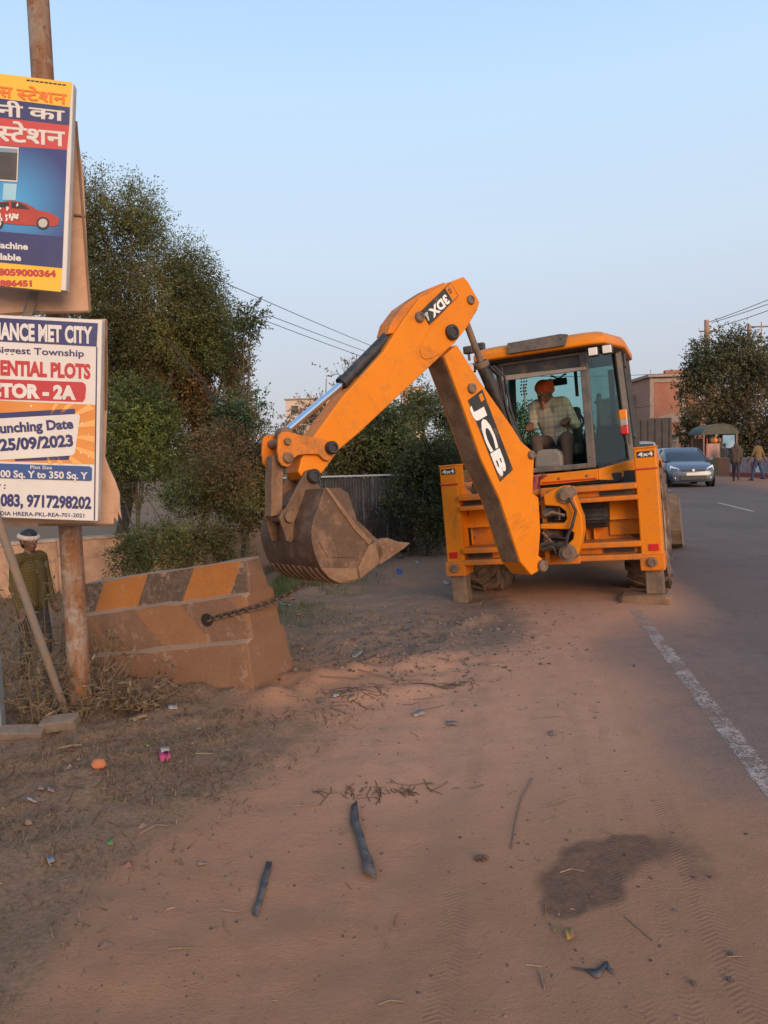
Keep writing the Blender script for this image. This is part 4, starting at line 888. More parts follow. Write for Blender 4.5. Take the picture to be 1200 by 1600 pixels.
for k in range(16):
    x, y = 40 + random.uniform(-42, 72), 870 + random.uniform(-30, 130); r_ = random.uniform(5, 14)
    SU.poly('water_splash', [(x + r_ * random.uniform(.3, 1) * math.cos(j), y + 1.6 * r_ * random.uniform(.3, 1) * math.sin(j)) for j in np.linspace(0, 5.6, 8)], WV, 9 + .1 * k, cb)
SU.poly('water_jet', [(22, 745), (105, 750), (98, 850), (15, 850)], flatm('print_pale_blue', (.25, .5, .62), (.4, .58, .66)), 4, p1_)
SU.text('achine', 2, 1150, 175, 1160, 40, WV, 5, .035, 'M', p1_); SU.text('lable', 2, 1222, 132, 1230, 40, WV, 5, .035, 'Avai', p1_)
SU.text('8059000364', -10, 1318, 350, 1330, 43, RD, 4, .05, '', y2); SU.text('886451', 0, 1386, 200, 1388, 38, RD, 4, .05, '', y2)
# old boards behind the post
def backboard(label, pts, Y, yaw, m, folds=()):
    s = Sign('old_board', label, (140, 487), Y, yaw, lambda x, y: (x, y)); A = [s.P(*p) for p in pts]
    b = MB().prism(A, s.n * -.02).build('flex_sheet', m, s.T, .004)
    for q in folds: MB().tube([s.P(*q[0], .006), s.P(*q[1], .006)], .008, 6).build('frame_batten', WOODF, s.T)
    return s
backboard('tan back of an old board behind the yellow and blue sign', [(-50, 180), (113, 178), (119, 190), (123, 225), (130, 275), (136, 400), (141, 487), (125, 490), (60, 486), (-50, 494)], 4.66, 9, TAN, [((116, 336), (133, 338)), ((119, 190), (141, 487)), ((-50, 494), (141, 487))])
s = backboard('torn tan flex sheet sagging behind the white property sign', [(-50, 505), (166, 498), (168, 560), (167, 640), (164, 715), (172, 735), (180, 752), (187, 772), (187, 792), (190, 812), (184, 800), (184, 815), (178, 808), (177, 820), (120, 822), (-50, 822)], 4.68, 9, TAN, [((166, 500), (166, 640)), ((60, 820), (178, 820))])
o = MB().tube([at(40, 500, 4.56), at(58, 440, 4.56)], .03, 4).build('strut', GREYS, PO); o.data.transform(Matrix.Translation(-PB))
# ------------------------------------------------------------ vegetation
def leafmat(name):
    t = NT(name); c = t.attr('tint'); t.n.remove(t.b)
    d = t.new('ShaderNodeBsdfDiffuse'); tr = t.new('ShaderNodeBsdfTranslucent'); gl = t.new('ShaderNodeBsdfGlossy'); gl.inputs['Roughness'].default_value = .55
    m1 = t.new('ShaderNodeMixShader'); m1.inputs[0].default_value = .25; m2 = t.new('ShaderNodeMixShader'); m2.inputs[0].default_value = .03
    t.l.new(c, d.inputs[0]); t.l.new(c, tr.inputs[0]); t.l.new(d.outputs[0], m1.inputs[1]); t.l.new(tr.outputs[0], m1.inputs[2]); t.l.new(m1.outputs[0], m2.inputs[1]); t.l.new(gl.outputs[0], m2.inputs[2])
    t.l.new(m2.outputs[0], t.n['Material Output'].inputs[0]); return t.m
LEAF = leafmat('leaf'); BARK = mat('bark', (.105, .078, .055), (.065, .05, .037), 9, .9, bump=.6, bsc=25)
GREEN, OLIVE, BROWN, DRY, FRESH, DARK = (.092, .102, .030), (.125, .112, .034), (.165, .095, .036), (.21, .125, .06), (.115, .135, .034), (.062, .074, .029)
def unit(n): v = RNG.normal(size=(n, 3)); return v / np.linalg.norm(v, axis=1, keepdims=True)
def leafmesh(name, C, A, L, Wd, col, parent, origin):
    n = len(C); B_ = np.cross(A, unit(n)); B_ /= np.linalg.norm(B_, axis=1, keepdims=True) + 1e-9
    L = np.asarray(L).reshape(-1, 1); Wd = np.asarray(Wd).reshape(-1, 1)
    V = np.stack([C - A * L * .5, C + B_ * Wd * .5, C + A * L * .5, C - B_ * Wd * .5], 1).reshape(-1, 3) - np.array(origin)
    F = np.arange(4 * n).reshape(n, 4)
    tint_ = np.concatenate([np.repeat(col, 4, 0), np.ones((4 * n, 1))], 1)
    return rawmesh(name, V, F, LEAF, parent, {'tint': tint_})
def scatter(blobs, n, sprig, slen, gap=.0, gf=2.2, shell=2.4):
    """leaf sprigs spread through the blobs' volumes; blobs: (centre, radii, colour, weight)"""
    w = np.array([b[3] * (b[1][0] * b[1][2] + b[1][1] * b[1][2]) for b in blobs]); w = w / w.sum(); ns = n // sprig
    k = RNG.choice(len(blobs), ns, p=w); c = np.array([b[0] for b in blobs])[k]; r = np.array([b[1] for b in blobs])[k]; col = np.array([b[2] for b in blobs])[k]
    u = unit(ns); rad_ = RNG.random(ns) ** (1 / shell) * (1 + .28 * (RNG.random(ns) < .16) * RNG.random(ns)); P = c + u * r * rad_[:, None] * (1 + .22 * vn(u[:, 0] * 3 + k, u[:, 2] * 3 + u[:, 1] * 2, 41))[:, None]
    if gap > 0:
        g = vn(P[:, 0] * gf + P[:, 1] * .8, P[:, 2] * gf + P[:, 1] * gf * .6, 51) + .5 * vn(P[:, 0] * gf * 2.3, P[:, 2] * gf * 2.3 + P[:, 1], 52)
        keep = g > (gap * 2 - 1); P, u, col = P[keep], u[keep], col[keep]
    ns = len(P); d = u + .7 * unit(ns) + np.array([0, 0, -.25]); d /= np.linalg.norm(d, axis=1, keepdims=True)
    s = RNG.random((ns, sprig)) * slen; side = unit(ns * sprig).reshape(ns, sprig, 3)
    C = P[:, None] + d[:, None] * s[..., None] + side * slen * .13
    A = d[:, None] * .6 + side; A /= np.linalg.norm(A, axis=2, keepdims=True)
    clump = np.clip(1 + .55 * vn(P[:, 0] * 1.1 + P[:, 1] * .5, P[:, 2] * 1.1 + P[:, 1] * .7, 57) + .3 * vn(P[:, 0] * 3 + 5, P[:, 2] * 3 + P[:, 1], 58), .35, 2)  # leaf colour varied clump by clump to imitate lit clumps
    tone = clump[:, None, None] * (.75 + .5 * RNG.random((ns, 1, 1))) * (.85 + .3 * RNG.random((ns, sprig, 1)))
    CO = col[:, None] * tone * (1 + .12 * RNG.normal(size=(ns, sprig, 3)))
    return C.reshape(-1, 3), A.reshape(-1, 3), np.clip(CO.reshape(-1, 3), .004, 1), P, d
def blob(u, v, ru, rv, Y, col, w=1.0, ry=None):
    c = at(u, v, Y); k = Y / FPX * (1.10 if Y < 30 else .95); return ((c.x, c.y, c.z), (ru * k, (ry or (ru + rv) * .5 * k), rv * k), col, w)
def tree(name, label, base, blobs, n, L, Wd, r0=.18, sprig=8, slen=.35, gap=.3, gf=1.6, group=None, limbs=True, cat='tree', twigs=0, bark=None, shell=2.4):
    base = Vector(base); T = thing(name, label, cat, base, group=group); o = np.array(base)
    C, A, CO, P, d = scatter(blobs, n, sprig, slen, gap, gf, shell)
    m = len(C); leafmesh('crown', C, A, L * (.7 + .6 * RNG.random(m)), Wd * (.7 + .6 * RNG.random(m)), CO, T, o)
    cs = [Vector(b[0]) for b in blobs]; cen = sum(cs, Vector()) / len(cs); top = max(cs, key=lambda c: c.z)
    fork = base.lerp(Vector((cen.x, cen.y, base.z + (cen.z - base.z) * .75)), .8)
    tr = MB(); tr.tube([Vector((0, 0, -.15)), (fork - base) * .5 + Vector((r0 * .6, 0, 0)), fork - base, (top - base) * .8 + (fork - base) * .2], [r0 * 1.15, r0, r0 * .6, r0 * .12], 10); tr.build('trunk', bark or BARK, T, smooth=60)
    if limbs:
        lb = MB()
        for i, c in enumerate(cs):
            st = base.lerp(fork, random.uniform(.55, 1.0)); mid = st.lerp(c, .5) + Vector((random.uniform(-1, 1), random.uniform(-1, 1), random.uniform(-.3, .8))) * r0 * 1.5
            lb.tube([st - base, mid - base, c - base], [r0 * .42, r0 * .28, r0 * .1], 6)
        for i in RNG.choice(len(P), min(twigs, len(P)), replace=False):
            c = min(cs, key=lambda q: (q - Vector(P[i])).length); p = Vector(P[i]); e = p + Vector(d[i]) * slen
            lb.tube([c.lerp(p, .25) - base, c.lerp(p, .65) + Vector(unit(1)[0]) * .06 - base, p - base, e - base], [r0 * .09, r0 * .07, r0 * .05, r0 * .02], 4)
        lb.build('limbs', bark or BARK, T)
    return T
def zb(u, Y, v=900): p = at(u, v, Y); return (p.x, Y, float(hbase(p.x, Y)))
# big acacia on the left
Y = 17.0
tree('acacia_tree', 'tallest dark green feathery tree rising behind the advertising boards', zb(175, Y), [blob(150, 325, 62, 45, Y, OLIVE), blob(208, 340, 36, 42, Y, GREEN), blob(90, 390, 80, 80, Y, GREEN), blob(180, 400, 60, 50, Y + .8, GREEN), blob(236, 408, 46, 50, Y, OLIVE), blob(292, 425, 34, 36, Y, GREEN), blob(310, 465, 32, 40, Y - .3, GREEN), blob(160, 480, 75, 60, Y, GREEN), blob(240, 490, 70, 60, Y - .5, OLIVE), blob(305, 520, 55, 48, Y - .2, GREEN), blob(338, 520, 28, 38, Y, GREEN), blob(190, 560, 75, 60, Y, OLIVE), blob(260, 560, 70, 50, Y + .5, BROWN)], 215000, .062, .022, .13, 11, .40, .31, 1.3, twigs=420, bark=None)
Y = 18.5
tree('rust_leaved_tree', 'rust brown leafed tree right below the tall feathery tree', zb(315, Y), [blob(225, 610, 65, 50, Y, BROWN), blob(290, 605, 70, 55, Y - .5, BROWN), blob(335, 590, 38, 52, Y, (.11, .08, .036)), blob(358, 545, 22, 32, Y, OLIVE), blob(360, 590, 24, 40, Y, (.12, .09, .04)), blob(320, 665, 60, 50, Y, BROWN), blob(370, 690, 40, 50, Y, (.13, .095, .04)), blob(250, 680, 80, 50, Y, BROWN), blob(345, 640, 40, 45, Y - .4, OLIVE), blob(300, 560, 60, 40, Y, OLIVE)], 110000, .065, .032, .10, 9, .36, .2, 1.3, twigs=200)
Y = 16.0
tree('neem_tree', 'small blue green feathery tree at the right edge of the rusty brown tree', zb(380, Y), [blob(382, 630, 26, 22, Y, (.075, .125, .06)), blob(392, 648, 18, 20, Y, (.075, .125, .06)), blob(365, 655, 26, 25, Y, (.075, .12, .055)), blob(392, 494, 16, 10, Y, DARK), blob(380, 510, 16, 16, Y, DARK)], 6500, .10, .03, .07, 9, .32, .25, 2.5, twigs=60)
Y = 14.0
tree('green_shrub', 'rounded bright green shrub directly right of the white property sign', zb(215, Y), [blob(205, 640, 50, 42, Y, FRESH), blob(235, 655, 36, 38, Y, FRESH), blob(190, 690, 55, 40, Y, FRESH), blob(240, 705, 45, 35, Y, FRESH), blob(180, 740, 45, 45, Y, (.10, .10, .035))], 30000, .075, .024, .05, 9, .28, .2, 2.2, cat='shrub', twigs=80)
Y = 11.0
tree('thorn_shrub', 'wide feathery thorn shrub growing behind the striped barrier', zb(290, Y), [blob(225, 770, 36, 30, Y, FRESH), blob(260, 800, 60, 40, Y, GREEN), blob(300, 785, 50, 38, Y, FRESH), blob(345, 790, 38, 45, Y, OLIVE), blob(245, 845, 55, 36, Y, GREEN), blob(310, 845, 60, 36, Y, OLIVE), blob(205, 865, 24, 28, Y, GREEN), blob(365, 835, 25, 40, Y, OLIVE), blob(330, 745, 40, 25, Y, OLIVE), blob(355, 740, 30, 30, Y, BROWN)], 64000, .05, .015, .04, 12, .26, .34, 2.6, cat='shrub', twigs=420)
tree('dry_bush', 'dry brown bush between the thorn shrub and the raised bucket', zb(385, 13), [blob(375, 720, 36, 40, 13, (.12, .085, .036)), blob(400, 700, 30, 40, 13, (.13, .10, .045)), blob(380, 780, 30, 45, 13, (.11, .085, .036)), blob(405, 760, 20, 40, 13, OLIVE), blob(350, 700, 40, 30, 13, (.13, .085, .036))], 24000, .06, .03, .04, 8, .26, .28, 2.2, cat='bush', twigs=160)
# middle distance
tree('bare_tree', 'sparse twiggy tree standing behind the dipper arm', zb(510, 34), [blob(500, 650, 50, 40, 34, (.16, .115, .07)), blob(540, 600, 45, 36, 34, (.15, .115, .06)), blob(470, 690, 36, 32, 34, (.15, .12, .06)), blob(560, 640, 40, 50, 34, (.13, .11, .05)), blob(510, 590, 24, 22, 34, OLIVE), blob(440, 715, 40, 26, 34, GREEN)], 9500, .16, .06, .16, 6, .5, .45, 1.0, twigs=520, bark=mat('pale_bark', (.24, .17, .12), (.17, .12, .085), 6, .9))
Y = 13.5
tree('dark_shrub', 'dense dark green shrub mass left of the machine behind the bucket', zb(640, Y), [blob(605, 680, 45, 36, Y, DARK), blob(650, 670, 46, 36, Y, (.08, .10, .035)), blob(695, 678, 36, 36, Y, (.09, .115, .045)), blob(575, 705, 45, 30, Y, OLIVE), blob(625, 710, 55, 45, Y, GREEN), blob(685, 720, 40, 50, Y, DARK), blob(650, 775, 50, 45, Y, DARK), blob(690, 790, 36, 50, Y, GREEN), blob(530, 712, 40, 22, Y, (.10, .09, .04)), blob(655, 820, 40, 26, Y, DARK)], 80000, .065, .026, .05, 9, .32, .32, 1.6, cat='shrub', twigs=240)
tree('pale_tree', 'paler grey green tree showing between boom and machine', zb(660, 22), [blob(625, 640, 36, 32, 22, OLIVE), blob(660, 640, 32, 24, 22, (.10, .115, .055)), blob(695, 640, 34, 24, 22, (.10, .12, .06)), blob(720, 660, 30, 30, 22, (.09, .11, .055)), blob(650, 610, 14, 14, 22, DARK)], 20000, .09, .04, .07, 8, .36, .25, 1.5, twigs=90)
tree('brush_pile', 'brown tangle of dead brush at the foot of the dark shrubs', zb(640, 12.2), [blob(630, 812, 42, 30, 12.2, (.10, .06, .034)), blob(670, 820, 34, 30, 12.2, (.10, .06, .034)), blob(595, 825, 28, 22, 12.2, (.10, .06, .034))], 5000, .05, .02, .03, 6, .3, .3, 2.5, cat='brush', twigs=420, limbs=True)
tree('leafy_shrub', 'leafy green shrub hanging over the end of the tin fence', zb(665, 12.0), [blob(640, 730, 34, 30, 12, GREEN), blob(680, 735, 36, 40, 12, DARK), blob(655, 775, 40, 34, 12, DARK), blob(690, 800, 30, 40, 12, GREEN), blob(625, 760, 22, 24, 12, OLIVE), blob(665, 700, 30, 24, 12, OLIVE)], 26000, .055, .022, .04, 9, .26, .3, 2.2, cat='shrub', twigs=140)
# right side
Y = 46.0
RB = (.085, .084, .04); RO = (.125, .092, .047)
tree('roadside_tree', 'large dark broadleaf tree over the booth beyond the painted wall', zb(1150, Y), [blob(1142, 530, 32, 24, Y, RB), blob(1110, 560, 28, 34, Y, RB), blob(1160, 565, 34, 38, Y, RB), blob(1090, 585, 18, 22, Y, RB), blob(1130, 600, 40, 34, Y, RB), blob(1078, 602, 20, 12, Y, RB), blob(1175, 600, 30, 40, Y, RO), blob(1105, 630, 34, 26, Y, RO), blob(1150, 640, 45, 34, Y, RO), blob(1195, 640, 36, 44, Y, RO), blob(1140, 670, 40, 24, Y, RB), blob(1185, 680, 40, 26, Y, RO), blob(1165, 700, 50, 16, Y, RB)], 60000, .17, .08, .18, 8, .75, .42, .55, twigs=160)
tree('roadside_tree', 'second dark tree cut by the right edge of the picture', zb(1225, 50), [blob(1200, 570, 22, 26, 50, DARK), blob(1230, 560, 40, 45, 50, DARK), blob(1215, 610, 30, 30, 50, RB), blob(1250, 620, 50, 60, 50, RB)], 14000, .24, .11, .2, 7, .6, .3, .75)
tree('small_roadside_tree', 'small pale tree beside the brick building', zb(1078, 52), [blob(1080, 650, 12, 18, 52, OLIVE), blob(1072, 672, 14, 16, 52, GREEN), blob(1085, 690, 14, 12, 52, GREEN)], 2400, .2, .09, .1, 6, .5, .3, 1)
tree('far_tree', 'thin green tree seen through the cab window', zb(815, 40), [blob(812, 690, 22, 30, 40, FRESH), blob(824, 655, 16, 22, 40, GREEN), blob(800, 660, 26, 26, 40, GREEN)], 3600, .17, .08, .1, 6, .5, .4, 1)
tree('far_tree', 'low green tree far behind the cab', zb(880, 70), [blob(870, 698, 40, 14, 70, OLIVE), blob(930, 695, 40, 16, 70, GREEN), blob(985, 700, 30, 12, 70, GREEN)], 5000, .3, .16, .15, 6, .8, .3, .6)
# ------------------------------------------------------------ weeds round the post, grass, straw
WD1, WD2 = (.19, .125, .07), (.12, .10, .045)
def weed(u, v, ht, spread, ns, green, label):
    p = gnd(u, v); p.z = gz(p.x, p.y); T = thing('dry_weed', label, 'weed', p, group='dry weeds round the sign post'); st = MB(); C = []; A = []; CO = []
    for i in range(ns):
        a = random.uniform(0, 6.28); r = random.uniform(0, spread * .4); b = Vector((math.cos(a) * r, math.sin(a) * r, -.02)); h = ht * random.uniform(.5, 1.05); ln = Vector((math.cos(a), math.sin(a), 0)) * spread * random.uniform(.3, 1)
        m1 = b + ln * .3 + Vector((0, 0, h * .55)); e = b + ln + Vector((random.uniform(-.03, .03), 0, h)); st.tube([b, m1, e], [.004, .003, .0015], 4)
        for k in range(random.randint(9, 16)):
            q = random.uniform(.12, 1); c = (b.lerp(m1, q * 2) if q < .5 else m1.lerp(e, q * 2 - 1)); d = Vector((random.gauss(0, 1), random.gauss(0, 1), random.gauss(-.1, .6))).normalized()
            if random.random() < .35: st.tube([c, c + d * .07], .0015, 3); c = c + d * .07
            C.append(c + d * .025); A.append(d); g = green * random.random(); cc = [WD1[j] * (1 - g) + WD2[j] * g for j in range(3)]; k_ = random.uniform(.55, 1.25); CO.append([x * k_ for x in cc])
    st.build('stems', mat('dry_stem', (.20, .135, .08), (.14, .09, .05), 10, .9) if 'dry_stem' not in bpy.data.materials else bpy.data.materials['dry_stem'], T)
    n = len(C); leafmesh('leaves', np.array(C), np.array(A), .045 + .035 * RNG.random(n), .011 + .011 * RNG.random(n), np.array(CO), T, (0, 0, 0))
WL = ['low weed under the left end of the long timber', 'bushy weed at the foot of the leaning pole', 'leafy weed between leaning pole and rusty post', 'dense dry weed right at the rusty post base', 'dry weed just right of the rusty post', 'low dry weed before the striped barrier corner', 'short weed over the split timber block', 'dry weed at the left picture edge behind the timber', 'tall greenish weed in front of the standing man', 'upright weed against the left end of the barrier', 'tallest thin bare weed left of the rusty post', 'wide greenish weed left of the leaning pole', 'ragged weed hugging the back of the rusty post', 'smallest dry weed along the barrier foot', 'tall pale weed at the far left behind the others']
for (u, v, h, s, n, g), wl_ in zip([(20, 1112, .55, .35, 14, .3), (58, 1128, .45, .3, 14, .2), (90, 1096, .75, .3, 13, .7), (150, 1112, .42, .28, 16, .1), (178, 1108, .36, .3, 14, .1), (205, 1105, .28, .26, 12, .2), (110, 1130, .32, .25, 12, .2), (-20, 1120, .6, .4, 14, .4), (75, 1075, 1.0, .36, 12, .8), (165, 1085, .62, .28, 9, .6), (105, 1060, 1.12, .22, 7, .3), (30, 1072, .7, .4, 12, .7), (120, 1090, .6, .3, 12, .4), (235, 1108, .2, .22, 10, .3), (5, 1060, .9, .4, 10, .8)], WL):
    weed(u, v, h, s, n, g, wl_)
def blades(name, label, cat, X, Yv, hts, cols, lean=.6):
    n = len(X); Z = hfull(X, Yv); a = RNG.random(n) * 6.2832; w = .0022 + .0022 * RNG.random(n)
    base = np.stack([X, Yv, Z - .004], -1); t_ = np.stack([np.cos(a), np.sin(a), 0 * a], -1); l_ = np.stack([np.cos(a + 1.3), np.sin(a + 1.3), 0 * a], -1) * (lean * hts * RNG.random(n))[:, None]
    tip = base + l_ + np.stack([0 * a, 0 * a, hts], -1)
    V = np.stack([base - t_ * w[:, None], base + t_ * w[:, None], tip], 1).reshape(-1, 3); F = np.arange(3 * n).reshape(n, 3)
    o = rawmesh(name, V, F, LEAF, None, {'tint': np.concatenate([np.repeat(cols, 3, 0), np.ones((3 * n, 1))], 1)})
    return prop(o, label, cat, kind='stuff')
def jcol(base, n, k=.35): return np.array(base)[None] * (1 - k + 2 * k * RNG.random((n, 1))) * (1 + .1 * RNG.normal(size=(n, 3)))
# dry grass on the rough verge
n = 60000; X = RNG.uniform(-4.2, .0, n); Yv = RNG.uniform(1.6, 6.6, n); e = lat(X, Yv)
m = (sm(-2.35, -3.1, e + .35 * vn(X * 1.3, Yv * 1.3, 21)) + .7 * np.exp(-(((X + .75) / .65) ** 2 + ((Yv - 4.6) / .3) ** 2))) * (.15 + .85 * (vn(X * 3, Yv * 3, 61) + .4 * vn(X * 9, Yv * 9, 62) > .02))
k = RNG.random(n) < m; X, Yv = X[k], Yv[k]; n = len(X)
blades('dry_grass', 'short dry brown grass matted over the rough verge below the boards', 'grass', X, Yv, .012 + .026 * RNG.random(n) ** 1.5, jcol((.215, .13, .072), n) * np.where(RNG.random(n) < .4, .6, 1)[:, None] + np.where(RNG.random(n) < .15, .012, 0)[:, None] * np.array([0, 1, 0]), 3.2)
# green grass strip by the bucket
n = 42000; X = RNG.uniform(-1.6, 1.2, n); Yv = RNG.uniform(6.3, 12.5, n); e = lat(X, Yv)
m = np.exp(-((e + 4.05 + .12 * (Yv - 7) + .3 * vn(Yv * .8, X, 63)) / .8) ** 2) * (vn(X * 2, Yv * 2, 64) > -.35); k = RNG.random(n) < m; X, Yv = X[k], Yv[k]; n = len(X)
blades('green_grass', 'green grass strip along the churned earth below the bucket', 'grass', X, Yv, .04 + .09 * RNG.random(n), jcol((.085, .11, .03), n))
n = 16000; X = RNG.uniform(-9, -2, n); Yv = RNG.uniform(6.5, 16, n); k = vn(X * .9, Yv * .9, 65) > -.1; X, Yv = X[k], Yv[k]; n = len(X)
blades('rough_grass', 'rough dry grass and ground weeds in the hollow behind the barrier', 'grass', X, Yv, .06 + .16 * RNG.random(n), jcol((.12, .095, .04), n))
# straw scraps and pebbles
def straws(name, label, n, reg, lmin, lmax, col):
    X, Yv = reg(n); n = len(X); V = []; F = []; a = RNG.random(n) * 3.1416; L = lmin + (lmax - lmin) * RNG.random(n) ** 2.5
    for i in range(n):
        d = np.array([math.cos(a[i]), math.sin(a[i])]); nn_ = np.array([-d[1], d[0]]) * .0016; b = len(V); bend = RNG.normal() * .12
        for q in (0, .5, 1):
            c = np.array([X[i], Yv[i]]) + d * L[i] * (q - .5) + np.array([-d[1], d[0]]) * bend * L[i] * (1 - (2 * q - 1) ** 2); z = gz(c[0], c[1]) + .003
            V += [(*(c - nn_), z), (*(c + nn_), z), (*c, z + .003)]
        for j in (0, 3): F += [(b + j, b + j + 3, b + j + 5, b + j + 2), (b + j + 2, b + j + 5, b + j + 4, b + j + 1)]
    o = rawmesh(name, V, F, LEAF, None, {'tint': np.concatenate([np.repeat(jcol(col, n, .4), 9, 0), np.ones((9 * n, 1))], 1)}); return prop(o, label, 'straw', kind='stuff')
def reg1(n):
    X = RNG.uniform(-3, 1.9, n); Yv = 1.7 + 5.6 * RNG.random(n) ** 1.2; k = (lat(X, Yv) < -.35); return X[k], Yv[k]
straws('straw_scraps', 'thin pale straw scraps scattered over the bare dirt', 190, reg1, .015, .10, (.30, .20, .12))
def reg2(n):
    c = [(-.25, 5.05, .28, .12), (.35, 5.2, .3, .1), (-.95, 4.7, .5, .2), (-1.6, 3.6, .7, .6), (-.2, 5.9, .6, .3), (-.05, 3.55, .3, .06), (-.2, 4.9, .3, .2)]; i = RNG.integers(0, len(c), n); c = np.array(c)[i]; return c[:, 0] + RNG.normal(size=n) * c[:, 2] * .6, c[:, 1] + RNG.normal(size=n) * c[:, 3] * .6
straws('twig_litter', 'dark dry twigs and roots lying in loose clumps on the dirt', 330, reg2, .03, .17, (.12, .075, .045))
def pebbles(name, label, n, reg, smin, smax, cols):
    X, Yv = reg(n); n = len(X); base = np.array([(1, 0, 0), (-.9, .2, 0), (0, 1, .1), (.1, -1, 0), (0, 0, .7), (0, 0, -.5)]); tri = np.array([(0, 2, 4), (2, 1, 4), (1, 3, 4), (3, 0, 4), (2, 0, 5), (1, 2, 5), (3, 1, 5), (0, 3, 5)])
    s = (smin + (smax - smin) * RNG.random(n) ** 3)[:, None, None]; a = RNG.random(n) * 6.28; R = np.stack([np.stack([np.cos(a), -np.sin(a), 0 * a], -1), np.stack([np.sin(a), np.cos(a), 0 * a], -1), np.stack([0 * a, 0 * a, 1 + 0 * a], -1)], 1)
    V = np.einsum('nij,kj->nki', R, base) * s * (1 + .35 * RNG.normal(size=(n, 6, 3))) + np.stack([X, Yv, hfull(X, Yv)], -1)[:, None]
    F = (tri[None] + 6 * np.arange(n)[:, None, None]).reshape(-1, 3); o = rawmesh(name, V.reshape(-1, 3), F, LEAF, None, {'tint': np.concatenate([np.repeat(jcol(cols, n, .45), 6, 0), np.ones((6 * n, 1))], 1)}); return prop(o, label, 'pebbles', kind='stuff')
def reg3(n):
    X = RNG.uniform(-2.8, 2.6, n); Yv = 1.6 + 6.4 * RNG.random(n); k = lat(X, Yv) < .1; return X[k], Yv[k]
pebbles('soil_crumbs', 'fine dark soil crumbs strewn over the dirt', 3200, lambda n: reg3(n), .002, .009, (.15, .088, .062))
pebbles('pebbles', 'small pebbles and grit scattered over the dirt shoulder', 1500, reg3, .002, .010, (.21, .125, .09))
def reg4(n): return RNG.normal(size=n) * .75 + .0, RNG.normal(size=n) * .75 + 6.6
pebbles('clods', 'crumbled grey earth clods between barrier and machine', 2600, reg4, .005, .026, (.19, .13, .098))
def reg5(n): return RNG.uniform(-3.6, -.4, n), RNG.uniform(2.2, 5.2, n)
pebbles('rubble', 'broken stone chips lying in the dry verge grass', 200, lambda n: (lambda a: (a[0][lat(*a) < -2.3], a[1][lat(*a) < -2.3]))(reg5(n)), .006, .026, (.22, .14, .095))
# ------------------------------------------------------------ people: one continuous skin grown from a distance field
def surfnet(D, o, h):
    nx, ny, nz = D.shape; s = D < 0; acc = np.zeros((nx - 1, ny - 1, nz - 1, 3), np.float32); cnt = np.zeros((nx - 1, ny - 1, nz - 1), np.float32)
    for ax in range(3):
        sl0 = [slice(None)] * 3; sl1 = [slice(None)] * 3; sl0[ax] = slice(0, -1); sl1[ax] = slice(1, None)
        a, b = D[tuple(sl0)], D[tuple(sl1)]; cr_ = (a < 0) != (b < 0); tt = np.where(cr_, a / np.where(cr_, a - b, 1), 0)
        oth = [i for i in range(3) if i != ax]
        for i in (0, 1):
            for j in (0, 1):
                q = [slice(None)] * 3; q[oth[0]] = slice(i, (nx, ny, nz)[oth[0]] - 1 + i); q[oth[1]] = slice(j, (nx, ny, nz)[oth[1]] - 1 + j)
                c_ = cr_[tuple(q)]; t_ = tt[tuple(q)]; cnt += c_; acc[..., ax] += t_ * c_; acc[..., oth[0]] += i * c_; acc[..., oth[1]] += j * c_
    m = cnt > 0; idx = -np.ones(cnt.shape, np.int64); idx[m] = np.arange(m.sum()); I = np.argwhere(m)
    V = (I + acc[m] / cnt[m][:, None]) * h + o; F = []
    for ax in range(3):
        b, c = [(1, 2), (2, 0), (0, 1)][ax]; sl0 = [slice(None)] * 3; sl1 = [slice(None)] * 3; sl0[ax] = slice(0, -1); sl1[ax] = slice(1, None)
        s0, s1 = s[tuple(sl0)], s[tuple(sl1)]; E_i = np.argwhere(s0 != s1); E_i = E_i[(E_i[:, b] > 0) & (E_i[:, c] > 0) & (E_i[:, b] < D.shape[b] - 1) & (E_i[:, c] < D.shape[c] - 1)]
        def g(db, dc): q = E_i.copy(); q[:, b] -= db; q[:, c] -= dc; return idx[q[:, 0], q[:, 1], q[:, 2]]
        Q = np.stack([g(1, 1), g(0, 1), g(0, 0), g(1, 0)], 1); fl = s0[E_i[:, 0], E_i[:, 1], E_i[:, 2]]; Q[~fl] = Q[~fl][:, ::-1]; F.append(Q)
    return V, np.concatenate(F)
